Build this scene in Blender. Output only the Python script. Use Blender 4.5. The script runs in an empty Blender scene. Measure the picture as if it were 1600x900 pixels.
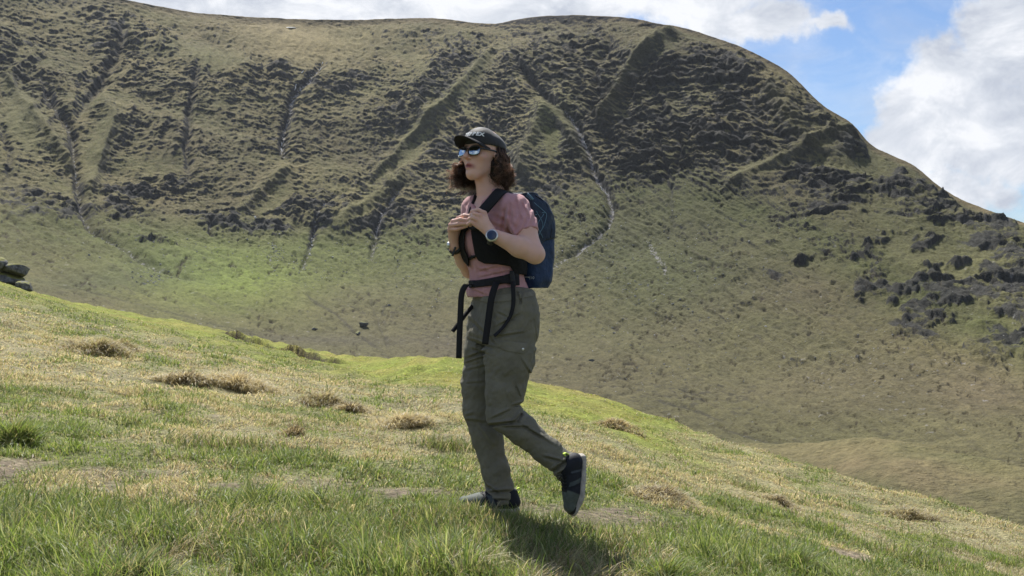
import bpy, math, random
import numpy as np
from mathutils import Vector, Matrix
R = math.radians
random.seed(7)
rng = np.random.default_rng(11)
F32 = np.float32

# ---------------------------------------------------------------- camera, sky, sun, exposure
scene = bpy.context.scene
col = scene.collection
FPX = 1715.0            # focal length in photo pixels (photo is 1600 wide)
CAMZ = 0.98             # camera height above the walker's feet
YP = 4.8                # distance of the walker
cam_d = bpy.data.cameras.new('camera')
cam_d.sensor_width = 36.0
cam_d.lens = 36.0 * FPX / 1600.0
cam_d.clip_start = 0.05
cam_d.clip_end = 20000
cam = bpy.data.objects.new('camera', cam_d)
cam.location = (0, 0, CAMZ)
cam.rotation_euler = (R(90), 0, 0)
col.objects.link(cam)
scene.camera = cam

SUN_AZ = R(-18)         # from +Y towards +X (negative: to the left)
SUN_EL = R(55)
sun_dir = Vector((math.sin(SUN_AZ)*math.cos(SUN_EL), math.cos(SUN_AZ)*math.cos(SUN_EL), math.sin(SUN_EL)))
sd = bpy.data.lights.new('sun', 'SUN')
sd.energy = 4.2
sd.angle = R(0.55)
sd.color = (1.0, 0.955, 0.88)
sun = bpy.data.objects.new('sun', sd)
sun.rotation_euler = sun_dir.to_track_quat('Z', 'Y').to_euler()
col.objects.link(sun)

scene.view_settings.view_transform = 'Standard'
scene.view_settings.look = 'None'
scene.view_settings.exposure = 1.03
scene.view_settings.gamma = 1.0
scene.view_settings.use_curve_mapping = False
scene.cycles.max_bounces = 6
scene.cycles.transparent_max_bounces = 6
scene.cycles.volume_bounces = 0

class NT:
    """small helper for node trees"""
    def __init__(s, tree):
        s.t = tree; s.n = tree.nodes; s.l = tree.links
    def add(s, kind, **kw):
        n = s.n.new(kind)
        for k, v in kw.items():
            setattr(n, k, v)
        return n
    def link(s, a, b): s.l.new(a, b)
    def setin(s, sock, v):
        if hasattr(v, 'is_output') or isinstance(v, bpy.types.NodeSocket): s.l.new(v, sock)
        else: sock.default_value = v
    def math(s, op, a, b=None, clamp=False):
        n = s.add('ShaderNodeMath', operation=op); n.use_clamp = clamp
        s.setin(n.inputs[0], a)
        if b is not None: s.setin(n.inputs[1], b)
        return n.outputs[0]
    def vmath(s, op, a, b=None):
        n = s.add('ShaderNodeVectorMath', operation=op)
        s.setin(n.inputs[0], a)
        if b is not None: s.setin(n.inputs[1], b)
        return n
    def noise(s, vec, scale, detail=4, rough=0.55, dist=0.0, out='Fac'):
        n = s.add('ShaderNodeTexNoise')
        s.setin(n.inputs['Vector'], vec)
        n.inputs['Scale'].default_value = scale; n.inputs['Detail'].default_value = detail
        n.inputs['Roughness'].default_value = rough; n.inputs['Distortion'].default_value = dist
        return n.outputs[out]
    def ramp(s, fac, stops):
        n = s.add('ShaderNodeValToRGB')
        s.setin(n.inputs[0], fac)
        e = n.color_ramp.elements
        while len(e) < len(stops): e.new(0.5)
        for el, (p, c) in zip(e, stops):
            el.position = p; el.color = c if len(c) == 4 else (*c, 1)
        return n.outputs[0]
    def mix(s, fac, a, b, blend='MIX'):
        n = s.add('ShaderNodeMix', data_type='RGBA', blend_type=blend)
        s.setin(n.inputs[0], fac); s.setin(n.inputs[6], a); s.setin(n.inputs[7], b)
        return n.outputs[2]
    def maprange(s, v, a, b, c=0.0, d=1.0, smooth=False):
        n = s.add('ShaderNodeMapRange')
        if smooth: n.interpolation_type = 'SMOOTHSTEP'
        s.setin(n.inputs[0], v)
        n.inputs[1].default_value = a; n.inputs[2].default_value = b
        n.inputs[3].default_value = c; n.inputs[4].default_value = d
        return n.outputs[0]

# world: Nishita sky with broken cumulus mixed in by direction
world = bpy.data.worlds.new('World'); scene.world = world; world.use_nodes = True
w = NT(world.node_tree); w.n.clear()
sky = w.add('ShaderNodeTexSky', sky_type='NISHITA')
sky.sun_disc = False; sky.sun_elevation = SUN_EL; sky.sun_rotation = SUN_AZ
sky.altitude = 400; sky.air_density = 1.0; sky.dust_density = 0.6; sky.ozone_density = 2.0
tc = w.add('ShaderNodeTexCoord')
D = tc.outputs['Generated']
sx = w.add('ShaderNodeSeparateXYZ'); w.link(D, sx.inputs[0])
# tangent-plane style coordinates of a cloud layer seen towards +Y (u right, v up)
ysafe = w.math('MAXIMUM', sx.outputs[1], 0.02)
u = w.math('DIVIDE', sx.outputs[0], ysafe); v = w.math('DIVIDE', sx.outputs[2], ysafe)
wn = w.noise(D, 7.0, 8, 0.6, 0.15, 'Color')
wsep = w.add('ShaderNodeSeparateColor'); w.link(wn, wsep.inputs[0])
uu = w.math('ADD', u, w.math('MULTIPLY', w.math('SUBTRACT', wsep.outputs[0], 0.5), 0.16))
vv = w.math('ADD', v, w.math('MULTIPLY', w.math('SUBTRACT', wsep.outputs[1], 0.5), 0.11))
def blob(cx, cy, rx, ry, ang=0.0, soft=0.45, hi=1.15):
    """cloud bank centred on a sky direction: 1 inside, fading out"""
    du = w.math('SUBTRACT', uu, (cx-800)/FPX); dv = w.math('SUBTRACT', vv, (450-cy)/FPX)
    ca, sa = math.cos(ang), math.sin(ang)
    a = w.math('ADD', w.math('MULTIPLY', du, ca), w.math('MULTIPLY', dv, sa))
    b = w.math('ADD', w.math('MULTIPLY', du, -sa), w.math('MULTIPLY', dv, ca))
    a = w.math('MULTIPLY', a, FPX/rx); b = w.math('MULTIPLY', b, FPX/ry)
    d = w.math('SQRT', w.math('ADD', w.math('MULTIPLY', a, a), w.math('MULTIPLY', b, b)))
    return w.maprange(d, hi, soft, 0, 1, True)
blobs = [blob(380, -60, 900, 165, 0, .7), blob(1080, 0, 180, 90, 0, .3), blob(1190, 45, 130, 55, 0, .1), blob(1290, 45, 80, 24, 0, -.1),
         blob(1490, 165, 175, 115, R(38), 0.5), blob(1425, 210, 125, 70, R(35), .3), blob(1480, 60, 90, 50, R(30), -.3), blob(1590, 60, 120, 120), blob(1560, 200, 140, 110), blob(1620, 240, 150, 90, R(-8)), blob(1500, 300, 110, 60, R(-12), 0.3),
         blob(-900, -100, 900, 300), blob(2300, 0, 500, 260)]
m = blobs[0]
for b_ in blobs[1:]: m = w.math('MAXIMUM', m, b_)
# scattered clouds overhead and behind
hi_n = w.noise(D, 2.6, 7, 0.58, 0.2)
over = w.math('MULTIPLY', w.maprange(hi_n, 0.48, 0.62, 0, 0.95, True),
              w.math('MAXIMUM', w.maprange(sx.outputs[2], 0.30, 0.42, 0, 1, True), w.maprange(sx.outputs[1], 0.1, -0.1, 0, 1, True)))
m = w.math('MAXIMUM', m, over)
edge = w.noise(D, 34.0, 8, 0.62, 0.1)
m2 = w.maprange(w.math('ADD', m, w.math('MULTIPLY', w.math('SUBTRACT', edge, 0.5), 1.1)), 0.20, 0.80, 0, 1, True)
billow = w.noise(w.vmath('MULTIPLY', D, (1, 1, 1.5)).outputs[0], 13.0, 9, 0.62, 0.5)
ccol = w.ramp(billow, [(0.36, (1.9, 2.05, 2.35)), (0.48, (2.5, 2.62, 2.85)), (0.60, (3.25, 3.3, 3.42))])
wisp = w.math('MULTIPLY', w.maprange(w.noise(w.vmath('MULTIPLY', D, (1, 1, 2.2)).outputs[0], 14.0, 8, 0.65, 0.5), 0.42, 0.8, 0, 1), 0.45)
m3 = w.math('MAXIMUM', m2, wisp)
skyc = w.mix(1.0, sky.outputs[0], (0.29, 0.34, 0.41, 1), 'MULTIPLY')
skycol = w.mix(m3, skyc, ccol)
bg = w.add('ShaderNodeBackground'); bg.inputs[1].default_value = 0.145
w.link(skycol, bg.inputs[0])
wo = w.add('ShaderNodeOutputWorld'); w.link(bg.outputs[0], wo.inputs[0])

# ---------------------------------------------------------------- general helpers
def tag(o, label=None, cat=None, group=None, kind=None):
    if label: o['label'] = label
    if cat: o['category'] = cat
    if group: o['group'] = group
    if kind: o['kind'] = kind
    return o

def mesh_obj(name, V, faces, mat=None, parent=None, smooth=True, colors=None, cname='tint', face_mats=None):
    """V (n,3); faces: (m,4)/(m,3) arrays, or list of such arrays"""
    if not isinstance(faces, (list, tuple)): faces = [faces]
    me = bpy.data.meshes.new(name)
    V = np.asarray(V, F32)
    faces = [np.asarray(f, np.int32) for f in faces if len(f)]
    me.vertices.add(len(V)); me.vertices.foreach_set('co', V.ravel())
    loops = np.concatenate([f.ravel() for f in faces])
    sizes = np.concatenate([np.full(len(f), f.shape[1], np.int32) for f in faces])
    me.loops.add(len(loops)); me.loops.foreach_set('vertex_index', loops)
    me.polygons.add(len(sizes))
    st = np.zeros(len(sizes), np.int32); st[1:] = np.cumsum(sizes)[:-1]
    me.polygons.foreach_set('loop_start', st)
    me.polygons.foreach_set('use_smooth', np.full(len(sizes), smooth))
    if colors is not None:
        at = me.color_attributes.new(cname, 'FLOAT_COLOR', 'POINT')
        c = np.ones((len(V), 4), F32); c[:, :3] = colors
        at.data.foreach_set('color', c.ravel())
    me.update(calc_edges=True)
    o = bpy.data.objects.new(name, me); col.objects.link(o)
    for mm in (mat if isinstance(mat, (list, tuple)) else [mat]):
        if mm: me.materials.append(mm)
    if face_mats is not None: me.polygons.foreach_set('material_index', np.asarray(face_mats, np.int32))
    if parent: o.parent = parent
    return o

def empty(name, loc=(0, 0, 0), rz=0):
    o = bpy.data.objects.new(name, None); o.location = loc; o.rotation_euler = (0, 0, rz)
    o.empty_display_size = 0.1
    col.objects.link(o); return o

_perm = np.random.default_rng(3).permutation(256).astype(np.int32)
_perm = np.concatenate([_perm, _perm, _perm])
_g = np.random.default_rng(5).normal(size=(256, 3)); _g = (_g/np.linalg.norm(_g, axis=1)[:, None]).astype(F32)
def perlin(x, y, z=0.0, seed=0):
    x = np.asarray(x, F32); y = np.asarray(y, F32)
    x, y, z = np.broadcast_arrays(x, y, np.asarray(z, F32))
    x = x + seed*17.13; y = y + seed*5.71; z = z + seed*3.37
    xi = np.floor(x); yi = np.floor(y); zi = np.floor(z)
    xf = (x-xi).astype(F32); yf = (y-yi).astype(F32); zf = (z-zi).astype(F32)
    xi = xi.astype(np.int32) & 255; yi = yi.astype(np.int32) & 255; zi = zi.astype(np.int32) & 255
    f = lambda t: t*t*t*(t*(t*6-15)+10)
    uu, vv, ww = f(xf), f(yf), f(zf)
    r = 0
    for dx in (0, 1):
        px = _perm[(xi+dx) & 255]
        for dy in (0, 1):
            pxy = _perm[px + ((yi+dy) & 255)]
            for dz in (0, 1):
                g = _g[_perm[pxy + ((zi+dz) & 255)]]
                d = g[..., 0]*(xf-dx) + g[..., 1]*(yf-dy) + g[..., 2]*(zf-dz)
                r = r + d*(uu if dx else 1-uu)*(vv if dy else 1-vv)*(ww if dz else 1-ww)
    return (r*1.7).astype(F32)
def fbm(x, y, z=0.0, oct=4, seed=0, gain=0.5, ridged=False):
    a = 1.0; s = 0; tot = 0
    for i in range(oct):
        n = perlin(np.asarray(x)*2**i, np.asarray(y)*2**i, np.asarray(z)*2**i, seed+i*1.7)
        if ridged: n = 1-2*np.abs(n)
        s = s + a*n; tot += a; a *= gain
    return s/tot
def sstep(a, b, x):
    t = np.clip((x-a)/(b-a), 0, 1); return t*t*(3-2*t)
def mixv(a, b, t): return a + (b-a)*t
# ---------------------------------------------------------------- materials for the land
def attr_land(name, rough=0.9, bump_scales=((3.0, 0.5),), var=0.35, vscale=1.5):
    m = bpy.data.materials.new(name); m.use_nodes = True
    t = NT(m.node_tree); b = t.n['Principled BSDF']
    at = t.add('ShaderNodeAttribute', attribute_name='tint')
    tc = t.add('ShaderNodeTexCoord'); O = tc.outputs['Object']
    n = t.noise(O, vscale, 5, 0.65)
    f = t.maprange(n, 0.3, 0.7, 1-var, 1+var)
    c = t.vmath('SCALE', at.outputs['Color']); t.link(f, c.inputs['Scale'])
    t.link(c.outputs[0], b.inputs['Base Color'])
    b.inputs['Roughness'].default_value = rough
    b.inputs['Specular IOR Level'].default_value = 0.2
    h = None
    for s, a in bump_scales:
        x = t.math('MULTIPLY', t.noise(O, s, 5, 0.6), a)
        h = x if h is None else t.math('ADD', h, x)
    bp = t.add('ShaderNodeBump'); bp.inputs['Strength'].default_value = 1.0; bp.inputs['Distance'].default_value = 1.0
    t.link(h, bp.inputs['Height']); t.link(bp.outputs[0], b.inputs['Normal'])
    return m

def polydist(X, Y, pts):
    """distance to a polyline, and the fraction along it"""
    best = np.full(X.shape, 1e9, F32); al = np.zeros(X.shape, F32)
    n = len(pts)-1
    for i in range(n):
        (x0, y0), (x1, y1) = pts[i][:2], pts[i+1][:2]
        dx, dy = x1-x0, y1-y0; L = dx*dx+dy*dy
        t = np.clip(((X-x0)*dx+(Y-y0)*dy)/L, 0, 1)
        d = np.hypot(X-x0-t*dx, Y-y0-t*dy)
        k = d < best
        best = np.where(k, d, best); al = np.where(k, (i+t)/n, al)
    return best, al

# ---------------------------------------------------------------- the mountain (a corrie headwall and its shoulder)
SKY_PTS = [(-900, -160), (-300, -130), (0, -42), (200, 0), (300, 20), (400, 27), (480, 30), (560, 31), (650, 28), (700, 30), (750, 37), (780, 37), (810, 30),
           (850, 25), (900, 23), (960, 26), (1005, 31), (1030, 38), (1065, 42), (1100, 53), (1150, 70), (1190, 88), (1230, 110), (1260, 140),
           (1285, 166), (1310, 180), (1332, 192), (1360, 228), (1395, 243), (1430, 258), (1455, 283), (1500, 312), (1560, 335), (1600, 348), (1700, 395), (1900, 470), (2500, 560)]
BASE_PTS = [(-900, 520), (-300, 520), (0, 505), (300, 560), (600, 620), (900, 680), (1100, 740), (1350, 860), (1600, 930), (1900, 960), (2500, 980)]
KEYC = {  # column: [(screen height, distance)] from the valley floor up; gives each slope its real depth
    -900: [(520, 260), (400, 480), (200, 620), (-160, 900)],
    -300: [(520, 290), (440, 400), (360, 540), (250, 680), (100, 800), (-130, 980)],
    0: [(505, 330), (450, 450), (400, 570), (300, 720), (150, 840), (-42, 1010)],
    300: [(560, 380), (520, 470), (460, 600), (400, 720), (330, 800), (180, 930), (80, 1020), (20, 1130)],
    600: [(620, 330), (555, 500), (500, 620), (450, 720), (400, 800), (340, 855), (200, 985), (100, 1080), (28, 1200)],
    750: [(650, 330), (580, 460), (500, 600), (420, 740), (340, 830), (200, 950), (100, 1040), (37, 1150)],
    900: [(680, 330), (600, 440), (500, 590), (400, 700), (270, 815), (150, 885), (60, 940), (23, 990)],
    1000: [(710, 320), (620, 420), (500, 570), (400, 665), (275, 790), (150, 855), (60, 905), (31, 950)],
    1150: [(765, 265), (680, 350), (560, 480), (450, 570), (320, 690), (200, 752), (100, 805), (70, 850)],
    1300: [(835, 205), (730, 285), (600, 400), (450, 530), (300, 665), (230, 705), (180, 755)],
    1450: [(885, 175), (760, 260), (650, 345), (500, 470), (380, 570), (283, 700)],
    1600: [(930, 150), (800, 205), (700, 285), (600, 370), (480, 470), (348, 600)],
    1900: [(960, 130), (800, 190), (650, 300), (470, 470)],
    2500: [(980, 130), (800, 190), (650, 260), (560, 380)],
}
# rock bands: (x, y, rx, ry, degrees, weight) in the photo's own measure, used only to say which part of the hill they lie on
CRAGS = [(70, 330, 110, 26, 5, 1.0), (20, 100, 110, 80, 40, .7), (190, 60, 90, 55, 60, .8), (200, 305, 130, 24, -8, .9), (190, 335, 60, 20, 10, 1), (300, 200, 160, 70, 10, .45),
         (380, 350, 90, 22, 6, 1.0), (470, 330, 120, 32, 6, .9), (270, 290, 60, 14, 0, .8), (430, 215, 110, 45, 10, .5), (560, 300, 130, 60, -20, .6), (590, 335, 90, 30, -5, 1), (680, 330, 90, 35, -8, .8),
         (640, 180, 110, 60, -35, .75), (560, 130, 150, 45, -5, .6), (700, 100, 100, 45, -35, .8), (420, 110, 60, 20, 5, .8), (250, 65, 60, 30, 30, .8), (350, 130, 120, 50, 5, .5),
         (820, 110, 90, 60, -40, .7), (900, 90, 90, 55, 0, .75), (960, 150, 90, 70, 0, .9), (1040, 150, 120, 80, 0, 1.0), (1130, 130, 110, 70, 30, 1.0), (1010, 240, 90, 60, 0, .95), (1120, 220, 110, 60, 0, .9), (1220, 190, 90, 45, 25, .95),
         (1300, 215, 70, 28, 30, 1), (860, 270, 60, 45, -20, .75), (900, 240, 50, 50, 0, .8), (780, 170, 60, 60, -40, .8), (700, 240, 90, 50, -25, .7),
         (1180, 240, 90, 35, 5, .8), (1310, 285, 70, 26, 12, 1), (1400, 290, 70, 22, 20, 1), (1260, 280, 70, 30, 10, .8), (1480, 350, 100, 36, 25, 1.3), (1540, 375, 90, 34, 25, 1.3), (1300, 300, 80, 26, 12, 1.2), (1400, 300, 80, 24, 22, 1.2), (1590, 410, 60, 26, 30, 1.1), (1290, 330, 60, 20, 10, .9), (1420, 350, 80, 24, 20, .8), (1330, 340, 80, 22, 15, .6), (1560, 430, 60, 16, 35, .7), (1350, 400, 90, 18, 20, .7), (1260, 340, 60, 18, 10, .6),
         (1480, 460, 45, 16, 15, 1), (1430, 520, 55, 22, 15, .9), (1450, 540, 34, 14, 0, .9), (1560, 520, 40, 15, 20, 1), (1380, 450, 60, 14, 20, .6), (1130, 370, 60, 14, 10, .6), (1160, 345, 40, 14, 10, .5), (1210, 430, 35, 9, 10, .7), (1100, 575, 30, 8, 20, .5), (1140, 500, 40, 8, 10, .5),
         (860, 330, 50, 10, 10, .5), (240, 392, 40, 9, 8, .9), (60, 358, 40, 6, 8, .7), (875, 515, 25, 10, 0, .6), (1240, 560, 25, 7, 10, .6)]
GULLIES = [  # (points, width px, depth m, darkness, pale stones)
    ([(872, 165), (905, 205), (925, 250), (932, 282), (948, 300), (955, 325), (948, 350), (925, 375), (880, 405), (862, 420)], 6, 5.0, .5, .75),
    ([(60, 110), (80, 170), (112, 215), (118, 270), (125, 335), (140, 360), (190, 390), (240, 418), (330, 450)], 7, 6.0, .6, .25),
    ([(200, 20), (185, 80), (160, 130), (120, 190)], 9, 6.0, .6, 0), ([(310, 90), (298, 160), (290, 240), (298, 290)], 5, 4.5, .7, .1),
    ([(510, 85), (490, 115), (460, 150), (445, 200), (440, 235), (450, 260)], 6, 5.0, .4, .55), ([(630, 290), (600, 330), (585, 372), (580, 420)], 5, 4.0, .4, .45),
    ([(530, 300), (495, 345), (483, 400), (468, 430)], 4, 3.0, .4, .45), ([(330, 345), (328, 372)], 4, 3.0, .5, .2), ([(1035, 200), (1042, 260), (1045, 290)], 4, 4.5, .9, 0), ([(1070, 210), (1068, 240), (1060, 275)], 4, 4, .8, 0),
    ([(1048, 290), (1052, 360)], 3, 1.5, .5, 0), ([(1010, 375), (1030, 410), (1045, 435)], 8, 1.0, .1, .5), ([(800, 90), (850, 155), (905, 210)], 8, 5.0, .35, .05), ([(960, 60), (935, 110), (940, 160), (915, 200)], 7, 4, .5, 0),
    ([(470, 465), (520, 490), (560, 520), (600, 548)], 3.5, 1.6, .7, .1), ([(575, 470), (600, 520), (610, 550)], 3, 1.2, .4, 0), ([(1100, 662), (1200, 690), (1300, 702), (1420, 725), (1540, 745), (1640, 765)], 3.0, 1.3, .75, .05),
    ([(1455, 722), (1500, 733), (1545, 748)], 3, 1.4, .9, 0), ([(1280, 688), (1380, 700), (1500, 712), (1640, 728)], 3, 1.0, .5, 0), ([(1020, 625), (1090, 645), (1135, 660)], 3, 1, .8, 0), ([(420, 400), (425, 440)], 5, 1, 0.1, .3),
    ([(0, 240), (60, 250), (130, 240)], 4, 1, .3, 0), ([(0, 200), (15, 250), (10, 290)], 5, 3, .5, .1), ([(60, 440), (160, 460), (300, 500), (420, 530)], 3, .7, .5, 0), ([(640, 380), (600, 470)], 3, .8, .2, .1)]
RIBS = [([(790, 60), (740, 130), (690, 180), (640, 225), (598, 262), (580, 285)], 9, 7.0), ([(873, 170), (850, 210), (825, 250), (812, 290)], 16, 9.0), ([(873, 170), (905, 225), (925, 270)], 10, 4.0),
        ([(1068, 48), (1035, 75), (1000, 100), (985, 130), (960, 180), (930, 215)], 10, 9.0), ([(0, 120), (60, 210), (130, 290)], 12, 6.0), ([(150, 150), (175, 200), (150, 270), (135, 320)], 12, 5.0), ([(1190, 130), (1230, 190), (1260, 230), (1340, 260)], 12, 5.0),
        ([(1340, 210), (1280, 225), (1200, 262), (1120, 300)], 9, 5.0), ([(460, 260), (400, 310), (370, 340)], 10, 5.0), ([(640, 270), (560, 330), (520, 360)], 10, 5)]

NC, NR, NB = 1500, 560, 26
cols = np.linspace(-330, 1930, NC)
cols = np.concatenate([np.linspace(-900, -340, 60), cols, np.linspace(1940, 2500, 60)]); NC = len(cols)
sky_y = np.interp(cols, *zip(*SKY_PTS)); base_y = np.interp(cols, *zip(*BASE_PTS))
ker = np.ones(9)/9
bs = np.pad(base_y, 100, mode='edge'); base_y = np.convolve(bs, np.ones(201)/201, 'valid')
s = np.linspace(0, 1, NR)
keys = sorted(KEYC)
prof = []
for k in keys:
    pts = KEYC[k]; yb, yt = pts[0][0], pts[-1][0]
    ss = [(yb-y)/(yb-yt) for y, d in pts]
    prof.append(np.interp(s, ss, [math.log(d) for y, d in pts]))
prof = np.array(prof)
Dm = np.empty((NR, NC))
for i in range(NR): Dm[i] = np.interp(cols, keys, prof[:, i])
def blur(A, n, ax):
    A = np.pad(A, [(n, n) if a == ax else (0, 0) for a in (0, 1)], mode='edge')
    c = np.cumsum(A, ax); c = np.concatenate([np.zeros_like(c.take([0], ax)), c], ax); k = 2*n+1
    return (c.take(range(k, c.shape[ax]), ax) - c.take(range(0, c.shape[ax]-k), ax))/k
for _ in range(3): Dm = blur(blur(Dm, 14, 0), 60, 1)
Dm = np.exp(Dm)
sky_y = np.convolve(np.pad(sky_y, 9, mode='edge'), np.ones(19)/19, 'valid')+1.3*fbm(cols/26, cols*0, 0, 4, 39)
sky_s = sky_y.copy()
for _ in range(3): sky_s = np.convolve(np.pad(sky_s, 75, mode='edge'), np.ones(151)/151, 'valid')
PY = base_y[None, :] + (sky_s-base_y)[None, :]*s[:, None] + (sky_y-sky_s)[None, :]*s[:, None]**5
PX = np.repeat(cols[None, :], NR, 0)
MX = (PX-800)/FPX*Dm; MY = Dm; MZ = CAMZ + (450-PY)/FPX*Dm
def grid_normals(X, Y, Z):
    P = np.stack([X, Y, Z], -1)
    N = np.cross(np.gradient(P, axis=1), np.gradient(P, axis=0))
    return N/np.maximum(np.linalg.norm(N, axis=-1, keepdims=True), 1e-9)
N0 = grid_normals(MX, MY, MZ)
slope0 = N0[..., 2]
wx = PX + 26*fbm(MX/60, MY/60, MZ/40, 4, 1); wy = PY + 13*fbm(MX/60, MY/60, MZ/40, 4, 2)
crag = np.zeros_like(PX)
for (cx, cy, rx, ry, an, wt) in CRAGS:
    a = R(an); dx = wx-cx; dy = wy-cy
    q = ((dx*math.cos(a)+dy*math.sin(a))/rx)**2 + ((-dx*math.sin(a)+dy*math.cos(a))/ry)**2
    crag = np.maximum(crag, wt*np.exp(-q*1.1))
# general steepness of the headwall gives scattered outcrop everywhere above the apron
reg = sstep(1080, 1220, PX)*sstep(640, 540, PY)*sstep(230, 290, PY)
scat = sstep(.10, .42, fbm((MX+1.6*MZ)/60, MY/60, (MZ-.45*MX)/9, 4, 37, .6)+.25*fbm(MX/80, MY/90, MZ/60, 2, 38)+.0009*(PX-1250))
crag = np.maximum(crag, reg*scat*.95)
apron = np.interp(PX, [-300, 0, 200, 450, 620, 720, 850, 950, 1100, 1250, 1400, 1600, 1900], [330, 345, 350, 375, 355, 350, 320, 285, 280, 330, 420, 520, 600])
upper = sstep(20, -30, PY-apron)*(1-.55*sstep(1180, 1400, PX))
nearsky = sstep(6, 26, PY-sky_y[None, :])
crag = np.clip(np.maximum(crag, upper*np.clip(.24+.5*fbm(MX/75, MY/90, MZ/45, 3, 17), .05, .7))*nearsky, 0, 1)
calm = .55*sstep(.10, .45, fbm(MX/70, MY/90, MZ/42, 3, 51))
for (cx, cy, rx, ry, an) in [(862, 225, 26, 52, 20), (640, 235, 14, 75, 48), (735, 140, 12, 60, 40), (1020, 95, 12, 60, 55), (470, 62, 90, 26, 0), (30, 190, 26, 60, -20), (150, 245, 20, 70, 25), (420, 320, 14, 50, 50), (240, 260, 60, 16, 0), (1340, 262, 60, 14, 12), (1190, 265, 60, 10, -15), (560, 330, 12, 50, 50), (1090, 60, 60, 9, 15), (330, 90, 60, 18, 10)]:
    a = R(an); dx = wx-cx; dy = wy-cy
    calm = np.maximum(calm, .95*np.exp(-(((dx*math.cos(a)+dy*math.sin(a))/rx)**2+((-dx*math.sin(a)+dy*math.cos(a))/ry)**2)**1.5))
crag = crag*(1-.85*calm)
disp = np.zeros_like(PX)
disp += 9*fbm(MX/150, MY/150, MZ/110, 3, 4)*sstep(0, .25, s)[:, None]*(0.4+0.6*nearsky)
flow = fbm((MX+0.25*MZ+14*fbm(MX/80, MZ/60, 0, 3, 8))/26, MY/300, MZ/160, 3, 6, .55, True)      # ribs and runnels down the slope
flow = flow*np.clip(.75+1.5*fbm(MX/90, MY/120, MZ/80, 2, 7), 0, 1.3)
disp += 4.2*flow*upper*nearsky + 0.7*flow*(1-upper)
dark = np.zeros_like(PX); pale = np.zeros_like(PX); rib = np.zeros_like(PX)
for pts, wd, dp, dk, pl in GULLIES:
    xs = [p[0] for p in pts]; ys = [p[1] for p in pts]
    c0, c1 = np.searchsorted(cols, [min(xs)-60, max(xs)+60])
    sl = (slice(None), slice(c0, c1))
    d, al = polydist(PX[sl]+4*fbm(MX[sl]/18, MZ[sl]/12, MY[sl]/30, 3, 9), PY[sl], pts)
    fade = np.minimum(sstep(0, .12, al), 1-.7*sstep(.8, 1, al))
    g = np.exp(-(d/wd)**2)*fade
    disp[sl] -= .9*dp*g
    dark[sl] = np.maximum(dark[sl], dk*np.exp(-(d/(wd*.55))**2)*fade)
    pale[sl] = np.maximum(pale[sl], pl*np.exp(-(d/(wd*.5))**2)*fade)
for pts, wd, hp in RIBS:
    xs = [p[0] for p in pts]
    c0, c1 = np.searchsorted(cols, [min(xs)-90, max(xs)+90]); sl = (slice(None), slice(c0, c1))
    d, al = polydist(PX[sl]+5*fbm(MX[sl]/20, MZ[sl]/15, 0, 3, 19), PY[sl], pts)
    fade = sstep(0, .1, al)*(1-sstep(.85, 1, al)); g = np.exp(-np.abs(d/wd)**1.5)*fade
    disp[sl] += .9*hp*g; rib[sl] = np.maximum(rib[sl], g)
# dipping beds: ledges of rock with grass shelves between
bed = MZ + 0.10*MX + 26*fbm(MX/190, MY/260, 0, 2, 11) + 5*fbm(MX/45, MY/45, MZ/45, 3, 12)
led = fbm(MX/20, MY/34, bed/5.2, 4, 14, .58, True)
led2 = fbm(MX/7.5, MY/12, bed/2.3, 3, 15, .55)
rough = fbm(MX/9, MY/12, MZ/9, 4, 21, .6)
lmod = np.clip(.6+1.8*fbm(MX/70, MY/90, MZ/50, 3, 16), .1, 1.5)
disp += crag*lmod*(1.5*led + .6*led2) + (0.4 + 1.0*crag)*rough*.9 + crag*2.2*(1-.6*reg)*fbm(MX/16, MY/20, MZ/13, 4, 18, .6)
disp += upper*(1-.7*calm)*(1.5*fbm(MX/12, MY/18, bed/4, 4, 23, .6)+.9*fbm(MX/4.5, MY/8, bed/1.8, 3, 24, .6))
hum = fbm(MX/9, MY/9, MZ/9, 4, 31, .6)
ta = R(28); ga = PX*math.cos(ta)+PY*math.sin(ta); gb = -PX*math.sin(ta)+PY*math.cos(ta)
strk = fbm(ga/70, (gb+7*fbm(PX/50, PY/40, 0, 2, 33))/7, 0, 4, 32, .6)
spots = sstep(.30, .50, fbm(PX/9, PY/5, 0, 3, 34, .6)+.35*fbm(PX/70, PY/50, 0, 2, 35))
disp += (1-upper)*(1.3*hum+2.0*strk+.9*fbm(MX/3, MY/4, MZ/2, 3, 36)-1.5*spots)
# steps of bedrock: steep faces under sloping grass shelves, broken along the contour
def steps(ph, face=.27):
    f = ph-np.floor(ph); return np.where(f < face, f/face, (1-f)/(1-face))
warp1 = fbm(MX/38, MY/50, MZ/30, 4, 25, .6); warp2 = fbm(MX/14, MY/20, MZ/12, 3, 26, .6)
gate1 = sstep(-.12, .30, fbm(MX/34, MY/50, bed/16, 3, 27)+crag*.55-.18*(1-upper)*(crag < .2))
gate2 = sstep(-.05, .35, fbm(MX/13, MY/20, bed/7, 3, 28)+crag*.45-.10)
fine3 = fbm(MX/4.0, MY/6, MZ/3.2, 4, 47, .65)
disp += (.35+1.1*np.clip(crag*1.2, 0, 1))*1.5*fine3
act = np.clip(crag*1.1, 0, 1)*(1-.35*rib)
stp = act*(3.0*gate1*steps(bed/13+1.9*warp1+.5*warp2)+2.3*gate2*steps(bed/5.2+1.5*warp1+.7*warp2, .32)) + (.25+.75*act)*.8*steps(bed/2.4+1.2*warp2+1.0*warp1, .35)*upper*(1-.75*calm) + reg*crag*2.6*steps(bed/8+1.4*warp1+.6*warp2, .3)
disp += stp
disp *= np.clip(Dm/700, .35, 1.1)
edge = sstep(0, 14, PY-sky_y[None, :]); disp *= 0.25+0.75*edge
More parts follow.
